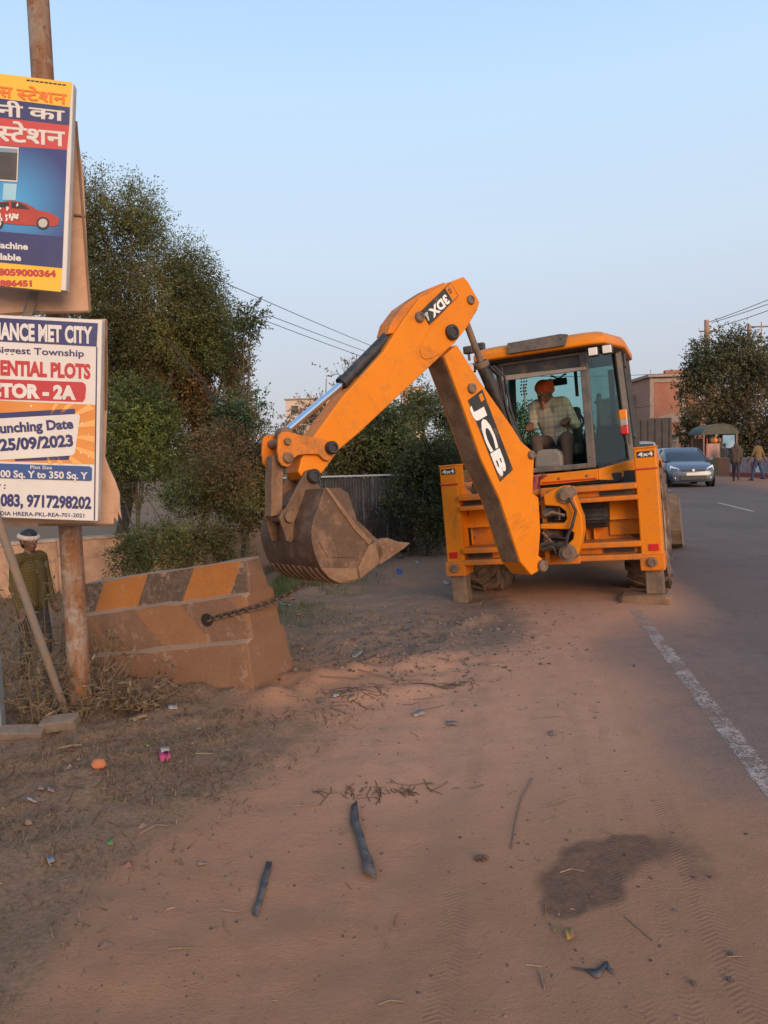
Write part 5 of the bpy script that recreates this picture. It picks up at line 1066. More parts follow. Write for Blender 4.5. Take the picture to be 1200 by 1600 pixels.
def body(name, prims, mats, parent, h=.01, k=.022):
    """prims: (a, b, ra, rb, material index); a == b gives a ball; smooth union, region of the nearest prim"""
    A = np.array([[*p[0], p[2]] for p in prims] + [[*p[1], p[3]] for p in prims]); lo = (A[:, :3] - A[:, 3:]).min(0) - .04; hi = (A[:, :3] + A[:, 3:]).max(0) + .04
    n = np.ceil((hi - lo) / h).astype(int) + 1; D = np.full(n, .2, np.float32); RAW = np.full(n, .3, np.float32); REG = np.zeros(n, np.int8)
    for a, b, ra, rb, m in prims:
        a = np.array(a, float); b = np.array(b, float); mr = max(ra, rb) + .055
        i0 = np.maximum(((np.minimum(a, b) - mr - lo) / h).astype(int), 0); i1 = np.minimum(((np.maximum(a, b) + mr - lo) / h).astype(int) + 2, n)
        sl = tuple(slice(x, y) for x, y in zip(i0, i1)); g = np.stack(np.meshgrid(*[np.arange(x, y) for x, y in zip(i0, i1)], indexing='ij'), -1) * h + lo
        ab = b - a; L2 = max(ab @ ab, 1e-9); t_ = np.clip(((g - a) @ ab) / L2, 0, 1); d = np.linalg.norm(g - a - t_[..., None] * ab, axis=-1) - (ra + (rb - ra) * t_)
        d = d.astype(np.float32); o = D[sl]; kk = min(k, max(ra, rb) * .9); hh = np.clip(.5 + .5 * (o - d) / kk, 0, 1); D[sl] = o * (1 - hh) + d * hh - kk * hh * (1 - hh)
        r = RAW[sl]; c_ = d < r; r[c_] = d[c_]; REG[sl][c_] = m
    V, F = surfnet(D, lo, h); fc = V[F].mean(1); ii = np.clip(np.round((fc - lo) / h).astype(int), 0, n - 1)
    ob = rawmesh(name, V, F, mats, parent, smooth=True); ob.data.polygons.foreach_set('material_index', REG[ii[:, 0], ii[:, 1], ii[:, 2]].astype(np.int32)); ob.data.update(); return ob
v3 = lambda *a: np.array(a, float)
def nrm(a): return a / np.linalg.norm(a)
def hand(w, d, up, m, s=1.0, curl=.5, side=1):
    """palm, four unequal fingers with a knuckle bend, thumb off the side of the palm"""
    d = nrm(d); up = nrm(up - d * (up @ d)); sd = np.cross(d, up) * side; P = [(w, w + d * .055 * s, .026 * s, .030 * s, m), (w + sd * .015 * s, w + d * .075 * s + sd * .026 * s, .018 * s, .013 * s, m), (w - sd * .015 * s, w + d * .075 * s - sd * .026 * s, .018 * s, .013 * s, m)]
    for i, (o, L) in enumerate(((.030, .065), (.011, .078), (-.010, .072), (-.029, .055))):
        b = w + d * .08 * s + sd * o * s; mid = b + (d * math.cos(curl) - up * math.sin(curl)) * L * .5 * s; e = mid + (d * math.cos(curl * 2.4) - up * math.sin(curl * 2.4)) * L * .5 * s
        P += [(b, mid, .0095 * s, .009 * s, m), (mid, e, .009 * s, .0075 * s, m)]
    b = w + d * .02 * s + sd * .026 * s; mid = b + (d * .6 + sd * .7 - up * .25) * .04 * s; P += [(b, mid, .013 * s, .011 * s, m), (mid, mid + (d * .85 + sd * .1 - up * .4) * .034 * s, .0105 * s, .008 * s, m)]
    return P
def headp(c, f, up, m, s=1.0):
    f = nrm(f); up = nrm(up - f * (up @ f)); r = np.cross(f, up)
    P = [(c + up * .03 * s - f * .02 * s, c + up * .03 * s + f * .012 * s, .088 * s, .080 * s, m), (c - up * .03 * s + f * .028 * s, c - up * .075 * s + f * .045 * s, .062 * s, .036 * s, m), (c + f * .088 * s + up * .012 * s, c + f * .108 * s - up * .022 * s, .010 * s, .015 * s, m), (c + f * .078 * s - up * .052 * s - r * .018 * s, c + f * .078 * s - up * .052 * s + r * .018 * s, .014 * s, .014 * s, m), (c + f * .078 * s + up * .034 * s - r * .035 * s, c + f * .078 * s + up * .034 * s + r * .035 * s, .014 * s, .014 * s, m)]
    for q in (-1, 1): P.append((c + r * q * .082 * s - up * .02 * s - f * .005 * s, c + r * q * .086 * s + up * .018 * s - f * .012 * s, .012 * s, .016 * s, m))
    return P, f, up, r
EYE_W = mat('eye_white', (.7, .66, .6), None, rough=.3); EYE_D = mat('eye_dark', (.02, .012, .01), None, rough=.3); HAIR = mat('black_hair', (.012, .010, .009), (.02, .016, .013), 20, .6, bump=.3)
LIP = mat('lips', (.18, .065, .05), None, rough=.6)
def face(c, f, up, r, parent, s=1.0, beard=False):
    for q in (-1, 1):
        e = Vector(c + f * .077 * s + up * .014 * s + r * q * .032 * s); o = MB().ball(e, .0125 * s, 5).build('eye', EYE_W, parent, smooth=60); MB().ball(e + Vector(f) * .0085 * s, .0075 * s, 4).build('iris', EYE_D, o, smooth=60)
        b0 = Vector(c + f * .088 * s + up * .036 * s + r * q * .018 * s); b1 = Vector(c + f * .078 * s + up * .038 * s + r * q * .05 * s); MB().tube([b0, b1], .005 * s, 5).build('eyebrow', HAIR, parent)
    MB().tube([Vector(c + f * .086 * s - up * .052 * s - r * .022 * s), Vector(c + f * .093 * s - up * .052 * s), Vector(c + f * .086 * s - up * .052 * s + r * .022 * s)], .0055 * s, 5).build('mouth', LIP, parent, smooth=60)
    if beard: MB().tube([Vector(c + f * .095 * s - up * .040 * s - r * .026 * s), Vector(c + f * .104 * s - up * .036 * s), Vector(c + f * .095 * s - up * .040 * s + r * .026 * s)], .006 * s, 5).build('moustache', HAIR, parent, smooth=60)
SKIN = mat('brown_skin', (.185, .085, .05), (.155, .07, .042), 14, .55)
def plaid(name, base, l1, l2, sc, w=.16):
    t = NT(name); sp = t.new('ShaderNodeSeparateXYZ'); t.l.new(t.tc.outputs['Object'], sp.inputs[0]); col = base
    for out, c, o, ww in ((t.math('ADD', sp.outputs[0], t.math('MULTIPLY', sp.outputs[1], .6)), l1, .0, w), (sp.outputs[2], l1, .3, w), (t.math('ADD', sp.outputs[0], t.math('MULTIPLY', sp.outputs[1], .6)), l2, .5, w * .5), (sp.outputs[2], l2, .75, w * .5)):
        fx = t.math('FRACT', t.math('ADD', t.math('MULTIPLY', out, sc), o)); k = t.math('LESS_THAN', fx, ww); col = t.mix(t.math('MULTIPLY', k, .65), col, c)
    t.bump(t.noise(22, 5), .5, .012); return t.fin(col, .9, spec=.1)
# operator, seated in the open cab facing the digging arm
OB = Vector((0, 1.12, 1.69)); OP = thing('person', 'man in orange turban and checked shirt sitting at the levers inside the cab', 'person'); OP.matrix_world = MM @ Matrix.Translation(OB)
def lo_(p): return np.array(p) - np.array(OB)
hc = lo_(ml(851, 615, 1.0)) ; sh = v3(-.07, -.06, .50); SHR = [0, 1, 2]
hLw = lo_(ml(829, 664, .86)); hRw = lo_(ml(886, 656, .90))
P = [(v3(-.02, 0, .08), v3(-.05, -.03, .30), .135, .135, 1), (v3(-.10, -.02, .14), v3(-.14, -.05, .40), .095, .105, 1), (v3(.07, -.02, .14), v3(.03, -.05, .40), .095, .105, 1), (sh + v3(-.15, 0, -.01), sh + v3(.15, 0, -.01), .072, .072, 1), (sh + v3(0, 0, .03), hc + v3(0, .01, -.06), .058, .052, 0)]
hd_, f_, u_, r_ = headp(hc, v3(-.55, -.83, -.05), v3(-.05, -.03, 1), 0); P += hd_
eL = v3(-.27, -.14, .24); eR = v3(.22, -.10, .22)
for q, s0, el, w in ((-1, sh + v3(-.19, 0, -.03), eL, hLw), (1, sh + v3(.18, 0, -.03), eR, hRw)):
    P += [(s0, el, .062, .050, 1), (el, el + (w - el) * .55, .052, .045, 1 if q < 0 else 1), (el + (w - el) * .5, w, .036, .027, 0)]; P += hand(w, nrm(w - el) * .5 + v3(0, -.5, -.35), v3(0, -.3, 1), 0, 1.05, .95, -q)
for q in (-1, 1):
    hp_, kn, an = v3(q * .09 - .02, -.02, .02), v3(q * .17 - .01, -.42, .06), v3(q * .15, -.46, -.34); P += [(hp_, kn, .095, .072, 2), (kn, an, .070, .048, 2), (an + v3(0, .03, -.02), an + v3(q * .03, -.15, -.045), .042, .035, 3)]
body('body', P, [SKIN, plaid('checked_shirt', (.52, .43, .33), (.28, .28, .25), (.40, .31, .24), 8.5, .2), mat('brown_trousers', (.085, .055, .042), (.065, .042, .034), 9, .9, bump=.4, bsc=18), BLK], OP, .0085)
face(hc, f_, u_, r_, OP, 1, True)
TURB = mat('orange_turban', (.62, .105, .022), (.52, .08, .018), 10, .9, bump=.6, bsc=24)
tb = [(hc + u_ * .062 - f_ * .025, hc + u_ * .07 + f_ * .015, .102, .094, 0)]
for k in range(5):
    a0, a1 = -1.9 + k * .12, 1.9 - k * .1; zz = .045 + k * .017
    pts_ = [hc + u_ * (zz + .025 * math.sin(a * 1.0 + k)) - f_ * .01 + (f_ * math.cos(a) * .092 + r_ * math.sin(a) * .092) * (1 - .03 * k) for a in np.linspace(-3.1, 3.1, 14)]
    tb += [(pts_[i], pts_[i + 1], .022, .022, 0) for i in range(13)]
tb += [(hc - f_ * .085 + u_ * .03, hc - f_ * .08 + r_ * .03 - u_ * .04, .04, .03, 0)]
body('turban', tb, [TURB], OP, .008, .008)
c0_ = sh + v3(-.01, -.05, .035); body('scarf', [(c0_ + v3(-.09, .05, .02), c0_ + v3(-.045, -.05, -.015), .028, .026, 0), (c0_ + v3(-.045, -.05, -.015), c0_ + v3(-.035, -.085, -.10), .022, .014, 0), (c0_ + v3(.03, .09, .035), c0_ + v3(-.09, .05, .02), .024, .028, 0)], [mat('coral_scarf', (.60, .11, .06), (.5, .08, .045), 12, .9)], OP, .008, .012)
# standing figures
def standing(name, label, foot, f, ht, mats, stride=.0, arms=((.1, .0), (.1, .0)), h=.012, wrap=None, hair=True, shawl=None, group=None, look=None):
    """upright figure: foot = ground point, f = facing; arms = (swing forward, out) per side"""
    k = ht / 1.72; f = nrm(v3(f[0], f[1], 0)); r = np.cross(f, v3(0, 0, 1)); z = v3(0, 0, 1); T = thing(name, label, 'person', foot, group=group)
    pel = z * .93 * k; che = z * 1.28 * k + f * .01; sh = z * 1.42 * k; hc = z * (1.72 - .115) * k + f * .025
    P = [(pel + r * .06 * k, che + r * .055 * k, .125 * k, .125 * k, 1), (pel - r * .06 * k, che - r * .055 * k, .125 * k, .125 * k, 1), (sh - r * .16 * k, sh + r * .16 * k, .068 * k, .068 * k, 1), (sh, hc - z * .04 * k, .055 * k, .05 * k, 0)]
    lf = look if look is not None else f; hp, ff, uu, rr = headp(hc, lf, z, 0, k); P += hp
    for q, st in ((-1, stride), (1, -stride)):
        hip = pel + r * q * .09 * k - z * .02; kn = z * .50 * k + r * q * .10 * k + f * (st * .55 + .03); an = z * .075 * k + r * q * .11 * k + f * st
        if st < 0: an = an + z * .06 * k
        P += [(hip, kn, .098 * k, .070 * k, 2), (kn, an, .068 * k, .048 * k, 2), (an - f * .045 * k - z * .03 * k, an + f * .14 * k - z * .042 * k, .038 * k, .032 * k, 3)]
    for q, (sw, ou) in zip((-1, 1), arms):
        s0 = sh + r * q * .20 * k - z * .02; el = s0 - z * .28 * k + f * sw * .4 + r * q * (ou * .5 + .02); w = el - z * .24 * k * (1 - min(abs(sw), .9) * .4) + f * (sw * .7 + .04) - r * q * .01
        P += [(s0, el, .058 * k, .048 * k, 1), (el, w, .046 * k, .034 * k, 1), (el + (w - el) * .8, w, .03 * k, .026 * k, 0)] + hand(w, w - el, -r * q, 0, k, .45, 1)
    if shawl: P += [(sh + z * .02 - r * .1, pel + f * .1 - r * .1, .13 * k, .17 * k, shawl), (sh + z * .02 + r * .1, pel + f * .1 + r * .1, .13 * k, .17 * k, shawl), (hc - f * .04, sh, .10 * k, .12 * k, shawl)]
    body('body', P, mats, T, h); face(hc, ff, uu, rr, T, k)
    if hair: body('hair', [(hc + uu * .045 * k - ff * .03 * k, hc + uu * .06 * k + ff * .0, .092 * k, .086 * k, 0), (hc - ff * .05 * k - uu * .03 * k, hc - ff * .05 * k + uu * .03 * k, .065 * k, .07 * k, 0)], [HAIR], T, .012)
    if wrap is not None:
        pts_ = [hc + uu * (.052 - .015 * math.cos(a)) * k + (ff * math.cos(a) * .093 + rr * math.sin(a) * .09) * k - ff * .012 * k for a in np.linspace(-3.14, 3.14, 14)]
        body('headband', [(pts_[i], pts_[i + 1], .027 * k, .027 * k, 0) for i in range(13)] + [(hc - ff * .075 * k + uu * .02 * k, hc - ff * .06 * k - uu * .07 * k - rr * .02, .045 * k, .03 * k, 0)], [wrap], T, .009, .012)
    return T
p = gnd(58, 1064)
standing('person', 'man in yellow checked shirt and pale headband standing behind the leaning pole', (p.x, p.y, gz(p.x, p.y)), (.9, -.3), 1.66, [SKIN, plaid('yellow_checked_shirt', (.17, .105, .034), (.06, .05, .022), (.09, .07, .028), 34, .42), mat('dark_trousers', (.05, .037, .03), (.035, .027, .023), 8, .9, bump=.4, bsc=18), BLK], .07, ((.05, .03), (.02, .05)), .0095, mat('pale_cloth', (.60, .46, .38), (.52, .39, .31), 14, .9, bump=.5, bsc=30), look=v3(.86, -.5, -.04))
p = gnd(1150, 752)
standing('person', 'pedestrian wrapped in a brown shawl walking nearest the booth', (p.x, p.y, 0), (.5, .85), 1.62, [SKIN, mat('brown_shawl', (.10, .065, .045), (.07, .047, .035), 12, .95), mat('dark_skirt', (.035, .025, .025), (.06, .035, .035), 12, .9), BLK], .16, ((.1, .02), (-.1, .02)), .018, shawl=1, hair=False)
p = gnd(1184, 751)
standing('person', 'pedestrian in blue jeans and yellow top walking by the painted wall', (p.x, p.y, 0), (-.5, .86), 1.70, [SKIN, mat('mustard_top', (.20, .12, .04), (.13, .085, .04), 8, .9), mat('blue_jeans', (.035, .055, .10), (.05, .075, .13), 9, .9), BLK], .2, ((.2, .08), (-.2, .08)), .018)
# ------------------------------------------------------------ background: walls and fences
PLAS = mat('pink_plaster', (.48, .285, .18), (.40, .235, .15), 2, .9, bump=.2, bsc=15, dirt=(.24, .15, .10), da=.42, dsc=2.5)
CONC = mat('concrete', (.42, .31, .24), (.34, .25, .19), 3, .9, bump=.2, dirt=(.2, .15, .12), da=.4)
def wallrun(name, label, p, q, zb0, zt, th, m, cap=None, posts=0):
    T = thing(name, label, 'wall', (p.x, p.y, zb0)); o = Vector((p.x, p.y, zb0)); d = (q - p); d.z = 0; L = d.length; d.normalize(); n = Vector((-d.y, d.x, 0)); h = zt - zb0
    MB().prism([Vector((0, 0, -.3)), d * L + Vector((0, 0, -.3)), d * L + Vector((0, 0, h)), Vector((0, 0, h))], n * th).build('panel', m, T, .01)
    if cap: MB().prism([Vector((0, 0, h)) - n * .03, d * L + Vector((0, 0, h)) - n * .03, d * L + Vector((0, 0, h + .06)) - n * .03, Vector((0, 0, h + .06)) - n * .03], n * (th + .06)).build('coping', cap, T, .01)
    for k in range(posts): MB().box(d * L * (k + .5) / posts - n * .04 + Vector((0, 0, h / 2)), (.25, .25, h + .1), Matrix.Rotation(math.atan2(d.y, d.x), 3, 'Z')).build('pier', m, T, .01)
    return T
a, b = at(-140, 852, 13.5), at(425, 832, 16.5); wallrun('compound_wall', 'low pink plaster wall behind the standing man', a, b, -1.0, (a.z + b.z) / 2, .22, PLAS, CONC, 4)
def tin(name, thr):
    t = NT(name); s = t.noise(1, 6, .7, vec=t.scaled((26, 26, 1.3))); n = t.noise(5, 6, .7); col = t.mix(t.ramp(n, .35, .65), (.055, .048, .043), (.10, .085, .075)); col = t.mix(t.ramp(s, thr, thr + .06), col, (.33, .31, .29)); return t.fin(t.mix(t.ramp(n, .58, .68, 0, .6), col, (.12, .075, .045)), .7, .15)
SHEET = [tin('bare_tin_sheet', .56), tin('rusty_tin_sheet', .60)] or [mat('bare_tin_sheet', (.17, .15, .14), (.10, .09, .085), 3, .6, .3, dirt=(.42, .40, .38), da=.42, dsc=4), mat('rusty_tin_sheet', (.12, .10, .09), (.07, .06, .055), 3, .65, .2, dirt=(.36, .33, .3), da=.47, dsc=5)]
a, b = at(425, 750, 12.9), at(640, 748, 12.6); FN = thing('tin_fence', 'weathered corrugated tin fence behind the digger bucket', 'fence', (a.x, a.y, float(hbase(a.x, a.y)))); o = Vector((a.x, a.y, FN.location.z)); d = b - a; d.z = 0; L = d.length; d.normalize(); n = Vector((-d.y, d.x, 0)); h = a.z - o.z
for k in range(6):
    x0, x1 = L * k / 6, L * (k + 1) / 6 - .012; st = []; bk = []; N = 33; tz = h + random.uniform(-.02, .02)
    for i in range(N):
        x = x0 + (x1 - x0) * i / (N - 1); w = n * (.022 * math.sin(i * 6.2832 / 4) + .012 * (k % 2)); st.append(d * x + w)
    V = [p + Vector((0, 0, -.1)) for p in st] + [p + Vector((0, 0, tz)) for p in st]; m_ = MB().add(V, [(i, i + 1, N + i + 1, N + i) for i in range(N - 1)]); ob = m_.build('tin_sheet', SHEET[k % 2], FN, smooth=60); ob.modifiers.new('t', 'SOLIDIFY').thickness = .004
MB().tube([n * -.05 + Vector((0, 0, h + .03)), d * L - n * .05 + Vector((0, 0, h + .03))], .016, 6).build('top_rail', mat('pale_rail', (.5, .46, .42), None, rough=.6), FN)
for k in range(5): MB().box(d * L * k / 4 + n * .06 + Vector((0, 0, h / 2)), (.06, .06, h + .1)).build('post', DST, FN)
# roadside wall in painted sections
WP = [gnd(1090, 741.5), gnd(1122, 743), gnd(1140, 744), gnd(1205, 747)]; d = (WP[3] - WP[0]); d.z = 0; WP.append(WP[3] + d * 1.6)
for (i, j, nm, c1, c2) in ((0, 1, 'olive painted section of the low roadside wall below the booth', (.25, .17, .05), (.18, .13, .05)), (1, 2, 'short orange section of the low roadside wall', (.42, .15, .06), (.34, .12, .05)), (2, 4, 'low roadside wall painted with a faded mural behind the pedestrians', (.40, .33, .33), (.30, .23, .24))):
    p, q = WP[i], WP[j]; T = wallrun('roadside_wall', nm, p, q, 0, .92, .2, mat('wall_paint', c1, c2, 1.5, .85, dirt=(.25, .15, .1), da=.42, dsc=2))
    if i == 2:
        dd = (q - p); LL = dd.length; dd.normalize(); nn_ = Vector((dd.y, -dd.x, 0)); nn_ = nn_ if nn_.y < 0 else -nn_
        def pan(name, x0, x1, z0, z1, m_): MB().prism([dd * x0 + Vector((0, 0, z0)), dd * x1 + Vector((0, 0, z0)), dd * x1 + Vector((0, 0, z1)), dd * x0 + Vector((0, 0, z1))], nn_ * .012).build(name, m_, T)
        pan('red_kerb_band', 0, LL, -.02, .2, mat('kerb_red', (.32, .05, .035), (.24, .05, .04), 3, .85)); pan('red_mark', LL * .13, LL * .17, .45, .72, REDP); pan('white_mark', LL * .16, LL * .20, .25, .55, WHT); pan('blue_mark', LL * .22, LL * .34, .35, .8, mat('mural_blue', (.16, .18, .34), (.3, .28, .36), 4, .8)); pan('red_mark', LL * .36, LL * .40, .3, .8, REDP)
# ------------------------------------------------------------ buildings
BRK = None
t = NT('brickwork'); bt = t.new('ShaderNodeTexBrick'); bt.inputs['Scale'].default_value = 4.2; bt.inputs['Color1'].default_value = (.40, .125, .065, 1); bt.inputs['Color2'].default_value = (.31, .095, .05, 1); bt.inputs['Mortar'].default_value = (.36, .25, .18, 1); bt.inputs['Mortar Size'].default_value = .018
mp = t.new('ShaderNodeMapping'); mp.inputs['Rotation'].default_value = (rad(90), 0, 0); t.l.new(t.tc.outputs['Object'], mp.inputs[0]); t.l.new(mp.outputs[0], bt.inputs['Vector'])
BRK = t.fin(t.mix(t.ramp(t.noise(.6), .4, .7, 0, .6), bt.outputs['Color'], (.46, .22, .14)), .9)
WINM = mat('dark_window', (.03, .033, .038), (.05, .05, .055), 2, .2)
def block(name, label, u0, u1, vt, Y, dep, m, yaw=0, extra=None):
    """a building whose front runs between two pixel columns at depth Y"""
    a, b = at(u0, vt, Y), at(u1, vt, Y); T = thing(name, label, 'building', (a.x, Y, -.2 if u0 > 700 else -1.0)); zb_ = T.location.z; w = (b - a).length; h = a.z - zb_
    MB().box((w / 2, dep / 2, h / 2), (w, dep, h)).build('walls', m, T); MB().box((w / 2, dep / 2 - .15, h + .12), (w + .5, dep + .5, .24)).build('roof_slab', CONC, T, .02)
    if extra: extra(T, w, h, dep)
    return T
def win(T, x, z, w, h, y=-.04):
    f = MB().box((x, y, z), (w, .10, h)).build('window', CONC, T, .01); MB().box((x, y - .055, z), (w - .16, .02, h - .16)).build('pane', WINM, f)
    MB().box((x, y - .07, z), (.05, .02, h - .16)).build('mullion', CONC, f); MB().box((x, y - .07, z), (w - .16, .02, .05)).build('transom', CONC, f)
def brick_extra(T, w, h, dep):
    for x in (.15, w * .5, w - .15): MB().box((x, -.04, h / 2), (.32, .12, h)).build('column', CONC, T, .01)
    for z in (h - .25, h * .52, h * .1): MB().box((w / 2, -.03, z), (w, .10, .36)).build('beam', CONC, T, .01)
    MB().prism([(.3, -.035, h * .54), (1.6, -.035, h * .60), (2.2, -.035, h * .60), (3.6, -.035, h * .54), (w, -.035, h * .55), (w, -.035, h * .51), (.3, -.035, h * .51)], (0, -.06, 0)).build('gable_plaster', CONC, T)
    MB().box((w * .45, .5, h + .4), (2.2, .4, .4)).build('parapet', BRK, T); win(T, w * .75, h * .78, 1.1, 1.1); win(T, w * .3, h * .3, 1.3, 1.2)
    for k in range(4): MB().tube([(.2 + k * w / 3.4, .3, h), (.2 + k * w / 3.4, .3, h + .7)], .02, 5).build('rebar', DST, T)
block('brick_building', 'bare red brick building with concrete frame left of the roadside tree', 1015, 1120, 590, 62, 8, BRK, extra=brick_extra)
def annex(T, w, h, dep):
    for x in (w * .3, w * .72): win(T, x, h * .70, w * .34, h * .24)
    MB().box((w / 2, -.3, h * .5), (w + .2, .7, .15)).build('chajja', CONC, T, .01); MB().box((w * .5, -.04, h * .22), (w * .6, .1, h * .36)).build('shutter', SHEET[0], T)
block('annex_building', 'lower plastered house with a grid window left of the brick building', 968, 1013, 622, 66, 7, PLAS, extra=annex)
def tower(T, w, h, dep):
    nf = max(3, int(h / 3)); nb_ = max(2, int(w / 3.4))
    for i in range(nf):
        for j in range(nb_): win(T, (j + .5) * w / nb_, h - 1.9 - i * 3.0, 1.5, 1.5)
CREAM = mat('cream_render', (.62, .47, .37), (.55, .41, .32), .3, .9)
block('apartment_block', 'pale apartment block far behind the twiggy tree', 446, 560, 625, 150, 14, CREAM, extra=tower)
block('apartment_block', 'pale tall building far behind the dipper arm', 628, 662, 606, 150, 12, CREAM, extra=tower)
block('apartment_block', 'far pale house seen low through the cab windows', 845, 905, 684, 120, 10, CREAM, extra=tower)
# far tree belt closing the horizon
Cb = []; 
for k in range(26):
    u = -120 + k * 52; Yb = random.uniform(95, 130); Cb.append(blob(u, 712 - (u - 600) * .0314 - 4 + random.uniform(-3, 4) + (10 if u < 720 else 0), 40, random.uniform(12, 22), Yb, (.09, .08, .045), 1, 4))
C, A, CO, _, _ = scatter(Cb, 26000, 6, 1.2, .1, .3); prop(leafmesh('tree_belt', C, A, .8 + .4 * RNG.random(len(C)), .4 + .2 * RNG.random(len(C)), CO, None, (0, 0, 0)), 'hazy far belt of trees along the horizon', 'trees', kind='stuff')
# ------------------------------------------------------------ poles and wires
PCON = mat('concrete_pole', (.46, .28, .18), (.38, .23, .15), 3, .9)
def upole(label, u, vt, Y, r, arms=(), lean=0):
    b = Vector(zb(u, Y, 760)); tp = at(u, vt, Y); T = thing('utility_pole', label, 'pole', b); h = tp.z - b.z
    MB().tube([Vector((lean, 0, -.3)), Vector((0, 0, h * .5)), Vector((-lean, 0, h))], [r * 1.25, r, r * .8], 8).build('shaft', PCON, T, smooth=50)
    for x0, x1, v in arms:
        p, q = at(x0, v, Y) - b, at(x1, v, Y) - b; q.z = p.z; c = MB().box((p + q) / 2, ((q - p).length, .08, .09)).build('crossarm', DST, T)
        for k in (0, .5, 1): MB().lathe([(.03, 0), (.06, .05), (.04, .1), (.06, .15), (.02, .2)], p.lerp(q, k) + Vector((0, 0, .04)), (0, 0, 1), 8).build('insulator', WHT, c)
    return T
upole('tan concrete utility pole rising from the roadside tree', 1106, 500, 47, .19, ((1093, 1125, 518),), .1)
upole('second tan utility pole behind the roadside tree with arms to its right', 1169, 508, 52, .16, ((1169, 1212, 511), (1169, 1212, 545)))
upole('slim dark mast at the right edge of the roadside tree', 1188, 503, 50, .05)
upole('tan utility pole standing between dipper and boom', 638, 560, 42, .15, ((628, 652, 572),))
upole('thin pole seen through the cab window', 822, 600, 46, .07)
WIRE = mat('cable', (.03, .03, .032), None, rough=.6)
def wire(label, p, q, sag, r=.012, grp='overhead cables'):
    n = 24; o = MB().tube([p.lerp(q, k / n) + Vector((0, 0, -sag * 4 * (k / n) * (1 - k / n))) for k in range(n + 1)], r, 5).build('overhead_cable', WIRE, None, smooth=60); return prop(recenter(o), label, 'cable', grp)
wire('uppermost cable running from the tall tree down behind the dipper', at(640, 564, 42), at(40, 300, 17), .12, .013); wire('middle cable running from the tall tree down behind the dipper', at(640, 573, 42), at(40, 340, 17), .12, .013); wire('lowest cable running from the tall tree down behind the dipper', at(640, 582, 42), at(40, 350, 17), .15, .013)
for a, b, l in (((1108, 503), (1230, 456), 'highest cable leaving the tan pole to the right'), ((1112, 504), (1230, 464), 'second highest cable leaving the tan pole to the right'), ((1121, 511), (1230, 474), 'third cable leaving the pole crossarm to the right'), ((1108, 517), (1060, 600), 'stay cable slanting left from the tan pole crossarm')):
    wire(l, at(*a, 47), at(*b, 40 if b[0] > 1100 else 47), .05, .02)
wire('upper faint cable crossing behind the cab roof to the brick house', at(840, 588, 60), at(1070, 582, 60), .12, .022); wire('lower faint cable crossing behind the cab towards the annex', at(780, 650, 60), at(1020, 634, 60), .2, .022); wire('lowest faint cable seen through the cab window', at(780, 664, 60), at(1020, 656, 60), .2, .022)
wire('stay wire slanting through the rusty brown tree, upper one', at(259, 527, 15.5), at(344, 628, 15.5), .0, .012, 'stay wires'); wire('stay wire slanting through the rusty brown tree, lower one', at(263, 545, 15.4), at(338, 628, 15.4), .0, .01, 'stay wires')
